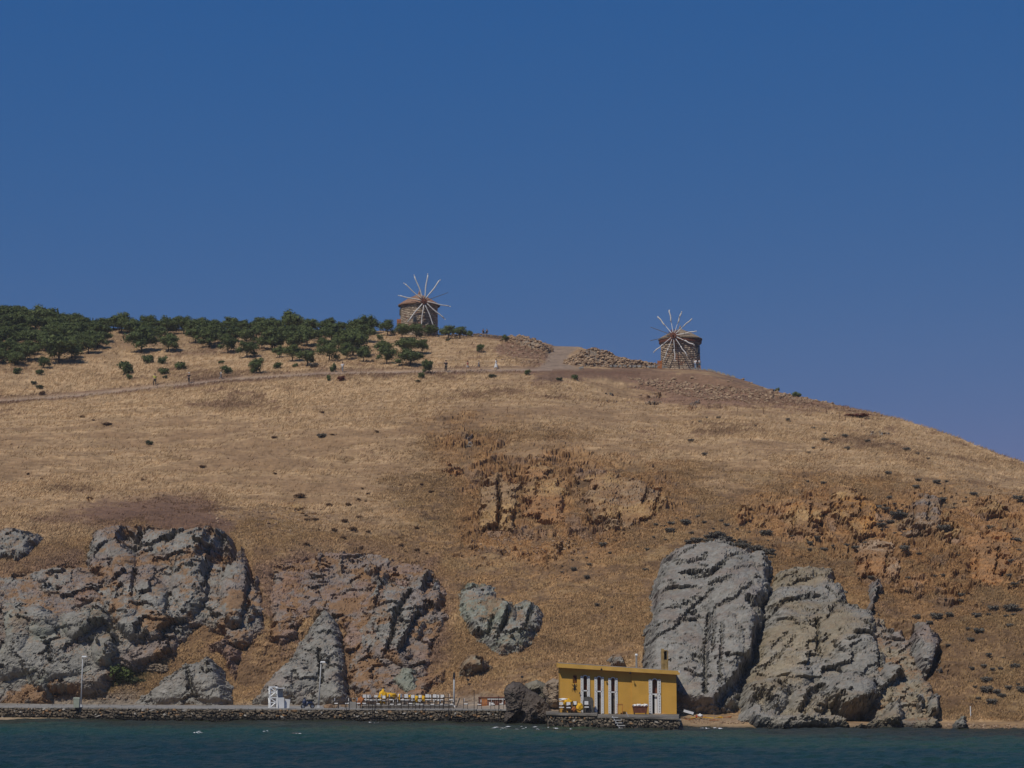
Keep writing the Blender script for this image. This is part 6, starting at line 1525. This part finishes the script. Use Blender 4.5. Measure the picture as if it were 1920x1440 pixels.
# terrace furniture by the building
GP = 'white cushioned chairs on the platform of the yellow building'
for px, y, rz, lab in ((1053, 187.4, .2, 'chair at the left corner of the yellow building'), (1066, 186.6, .0, 'chair in front of the heap of yellow cushions'), (1077, 187.2, -.3, 'chair left of the second yellow cushion'), (1100, 186.8, .1, 'chair in front of the grey rounded board')):
    put(chair0, cu, px, y, ZP + .12, rz, 'white cushioned ' + lab, GP)
cover(1065, 187.3, ZP + .75, .75, .6, 'bright yellow cushion piled on the left platform chairs', 11, name='yellow_cushion', cat='cushion')
cover(1087, 186.5, ZP + .3, .6, .75, 'bright yellow cover hanging over a platform chair', 12)
cover(1057, 187.6, ZP + 1.15, .8, .22, 'white cloth bundle at the left corner of the building', 13, 'cushion', 'cloth_bundle', 'cloth')
cover(1076, 186.3, ZP + .25, .4, .45, 'small orange cushion between the platform chairs', 14, 'orange_wood', 'orange_cushion', 'cushion')
put(table0, tu, 1073, 187.0, ZP + .12, .1, 'dark table among the yellow cushions on the platform', 'platform furniture')
o = empty('sandwich_board', (X(1162.5, YF - .4), YF - .45, ZP), 0, 'orange framed board leaning on the yellow wall right of the third arch', 'board')
for x in (-.2, .2): MB().box((x, 0, .42), (.05, .05, .84), M['orange_wood']).build('frame_post', o)
MB().box((0, 0, .84), (.45, .05, .06), M['orange_wood']).build('frame_rail', o); MB().box((0, .02, .45), (.36, .03, .7), M['yellow_wall']).build('panel', o)
o = empty('covered_table', (X(1200, YF - .9), YF - .95, ZP - .02), 0, 'dark red table topped with white bundles before the yellow wall', 'table')
MB().box((0, 0, .38), (1.1, .6, .5), M['red_wood'], taper=1.15).build('cabinet', o)
for x in (-.5, .5):
    for y in (-.22, .22): MB().box((x, y, .1), (.08, .08, .24), M['dark_wood']).build('leg', o)
MB().box((0, 0, .66), (1.35, .75, .06), M['red_wood']).build('table_top', o)
for k, x in enumerate((-.45, -.12, .2, .5)):
    cover(1200 + x / s, YF - .95, ZP + .66, .42, .2 + .05 * (k % 2), ['leftmost white bundle on the dark red table', 'second white bundle from the left on the dark red table', 'third white bundle on the dark red table', 'rightmost white bundle on the dark red table'][k], 20 + k, 'cushion', 'cloth_bundle', 'cloth', .45)
# steel ladder stairs into the sea
o = empty('sea_stairs', (X(1148, yq(1150) - 8.9), yq(1150) - 9.0, ZP), 0, 'grey metal bathing stairs slanting from the platform into the water', 'stairs')
for y in (0, -.02):
    pass
for dx in (0, 1.15): MB().tube([(dx, 0, 0.35 if dx else .02), (dx + .95, -.55, -1.55)], .03, M['steel'], 6).build('rail', o)
for k in range(7):
    q = .06 + .14 * k; MB().box((.57 + .95 * q - .05, -.55 * q, .0 - 1.55 * q), (1.25, .18, .07), M['grey_paint']).build('tread', o)
# debris right of the building
o = empty('washed_up_board', (X(1291, 187.5), 187.5, 1.05), 0, 'white board with black rim lying tilted right of the building', 'board')
rt = Matrix.Rotation(.27, 3, 'Y'); MB().box((0, 0, .12), (1.05, .06, .42), M['black'], rt).build('rim', o); MB().box((0, -.05, .12), (.88, .05, .22), M['white'], rt).build('face', o)
o = empty('dark_sheet', (X(1276, 187.8), 187.8, 1.28), 0); tag(o, 'dark thin sheet between the building and the white board', 'sheet'); MB().box((0, 0, 0), (.6, .3, .05), M['black'], Matrix.Rotation(.15, 3, 'Y')).build('sheet', o)
cover(1313, 187.2, .75, .45, .3, 'white plastic can with red stripe on the debris heap', 31, 'cushion', 'plastic_can', 'can', .25)
cover(1306, 187.1, .7, .16, .22, 'small red plastic scrap beside the white can', 32, 'red', 'red_scrap', 'scrap', .2)
r5 = random.Random(77)
for k in range(7):
    px = 1292 + 12 * k; g = ground(px, 1350 + r5.uniform(-3, 3)); pts = [Vector((r5.uniform(-.5, .5), r5.uniform(-.2, .2), .08 + r5.uniform(0, .12))) for _ in range(6)]
    tag(MB().tube(pts, .03, M['yellow_cloth'] if k % 2 else M['orange_wood'], 5).build('rope', None, g), 'tangle of yellow and orange rope on the beach right of the building', 'rope', 'rope tangles on the beach')
tag(MB().tube([(0, 0, -.1), (0, 0, 1.0)], .045, M['white'], 6).build('marker_stake', None, ground(1820, 1346)), 'thin white stake on the slope beside the small grey cone', 'stake')
# foam where the swell meets rocks
fr_ = np.random.default_rng(3)
def foam(px, row, w, h_, n, label):
    V = []; Fs = []; s_ = 196 / F
    for k in range(int(n * .6)):
        p = WZ(px + fr_.normal() * w / 2.4, row + fr_.normal() * h_ / 2.4, .07); a = fr_.uniform(.08, .28); b_ = fr_.uniform(.1, .3); m = 7; i0 = len(V)
        for j in range(m):
            t = 6.283 * j / m; V.append((p.x + a * math.cos(t) * fr_.uniform(.6, 1.2), p.y + b_ * math.sin(t), .07 + fr_.uniform(-.01, .04)))
        V.append((p.x, p.y, .12)); Fs += [(i0 + j, i0 + (j + 1) % m, i0 + m) for j in range(m)]
    tag(MB().add(V, Fs, M['white']).build('foam'), label, kind='stuff')
for f in ((940, 1366, 44, 3, 26, 'white foam left of the big dark boulder'), (985, 1367, 60, 2.5, 22, 'white foam before the big dark boulder'), (1040, 1366, 40, 2, 12, 'foam at the left platform corner'), (372, 1373, 10, 2, 8, 'foam on the reef rock'), (490, 1371, 30, 1.5, 8, 'thin foam line off the quay'), (563, 1377, 18, 2.5, 12, 'foam around the small reef rock'), (700, 1355, 24, 1.5, 6, 'thin foam at the quay wall'), (335, 1348, 40, 1.5, 8, 'foam line at the quay foot'), (1335, 1366, 30, 1.6, 10, 'small wave on the right beach')):
    foam(*f)
# ------------------------------------------------------------------ the sea
def mat_water():
    m, n, p = mat_base('sea_water')
    ge = n.nodes.new('ShaderNodeNewGeometry')
    at = n.nodes.new('ShaderNodeAttribute'); at.attribute_name = 'col'
    mp = n.nodes.new('ShaderNodeMapping'); mp.inputs['Scale'].default_value = (0.9, 0.5, 1)
    no = n.nodes.new('ShaderNodeTexNoise'); no.inputs['Scale'].default_value = 1.6; no.inputs['Detail'].default_value = 6; no.inputs['Roughness'].default_value = .6
    n.links.new(ge.outputs['Position'], mp.inputs['Vector']); n.links.new(mp.outputs[0], no.inputs['Vector'])
    bn = n.nodes.new('ShaderNodeBump'); bn.inputs['Strength'].default_value = 0.9; bn.inputs['Distance'].default_value = 0.35
    n.links.new(no.outputs[0], bn.inputs['Height']); n.links.new(bn.outputs[0], p.inputs['Normal'])
    n.links.new(at.outputs['Color'], p.inputs['Base Color'])
    p.inputs['Roughness'].default_value = 0.3; p.inputs['IOR'].default_value = 1.33
    p.inputs['Specular IOR Level'].default_value = 0.12
    return m
M['water'] = mat_water()
def sea_patch(xs, ys, waves):
    gx, gy = np.meshgrid(xs, ys); sh = gx.shape; x = gx.ravel(); y = gy.ravel()
    z = np.zeros_like(x)
    if waves:
        z = smp('b', x * .8, y * 1.4, 70) * .07 + smp('harsh', x * .6, y * 1.5, 30) * .05
        fx = sstep(np.minimum.reduce([x - xs[0], xs[-1] - x]), 0, 6) * sstep(np.minimum(y - ys[0], ys[-1] - y), 0, 6); z = z * fx
    pxv = 960 + F * x / np.maximum(y, 20); ysh = ip(pxv, SHORE); dd = ysh - y
    n1 = smp('soft', x, y * 2.2, 260); n2 = smp('rough', x, y * 3.0, 120)
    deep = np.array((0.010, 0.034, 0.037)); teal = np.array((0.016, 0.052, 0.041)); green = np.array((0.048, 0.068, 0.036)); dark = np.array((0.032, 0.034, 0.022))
    k1 = sstep(dd + n1 * 5 + n2 * 3 + (pxv - 900) * -0.004, 62, 30)[:, None]
    col = deep * (1 - k1) + teal * k1
    k2 = (sstep(dd + n2 * 5, 42, 18) * sstep(n1 * .6 + n2 * .6 + (pxv - 700) * .0008, -.6, .9))[:, None]; col = col * (1 - .75 * k2) + green * .75 * k2
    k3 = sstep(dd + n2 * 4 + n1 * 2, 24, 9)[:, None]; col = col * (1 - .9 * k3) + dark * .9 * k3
    V = np.stack([x, y, z], -1); a = np.arange(x.size).reshape(sh)
    return V, np.stack([a[:-1, :-1], a[:-1, 1:], a[1:, 1:], a[1:, :-1]], -1).reshape(-1, 4), col
nx = np.arange(-120, 121, .45); ny = np.arange(112, 208.1, .34)
V1, Q1, c1 = sea_patch(nx, ny, True)
x0, x1, y0, y1 = nx[0], nx[-1], ny[0], ny[-1]
Vs = [V1]; Qs = [Q1]; cs = [c1]; b = len(V1)
for xa, xb, ya, yb in ((-12000, x0, -12000, 12000), (x1, 12000, -12000, 12000), (x0, x1, -12000, y0), (x0, x1, y1, 12000)):
    V, Qq, cc = sea_patch(np.array([xa, xb]), np.linspace(ya, yb, 3), False)
    cc = np.tile(np.array([[0.010, 0.042, 0.066]]), (len(V), 1))
    Vs.append(V); Qs.append(Qq + b); cs.append(cc); b += len(V)
me = np_mesh('sea', np.concatenate(Vs), np.concatenate(Qs), M['water'], np.concatenate(cs), smooth=True)
tag(link('sea', me), kind='structure')

# ------------------------------------------------------------------ the air over the strait
hz = MB().box((0, 330, 50), (1300, 720, 110), M['water'])
ho = hz.build('haze', kind='stuff')
hm = bpy.data.materials.new('haze_air'); hm.use_nodes = True; hn = hm.node_tree; hn.nodes.clear()
pv = hn.nodes.new('ShaderNodeVolumePrincipled'); pv.inputs['Color'].default_value = (0.9, 0.92, 0.95, 1)
pv.inputs['Density'].default_value = 0.00014; pv.inputs['Anisotropy'].default_value = 0.0
ou = hn.nodes.new('ShaderNodeOutputMaterial'); hn.links.new(pv.outputs[0], ou.inputs['Volume'])
ho.data.materials.clear(); ho.data.materials.append(hm); ho['label'] = 'thin summer haze over the bay'
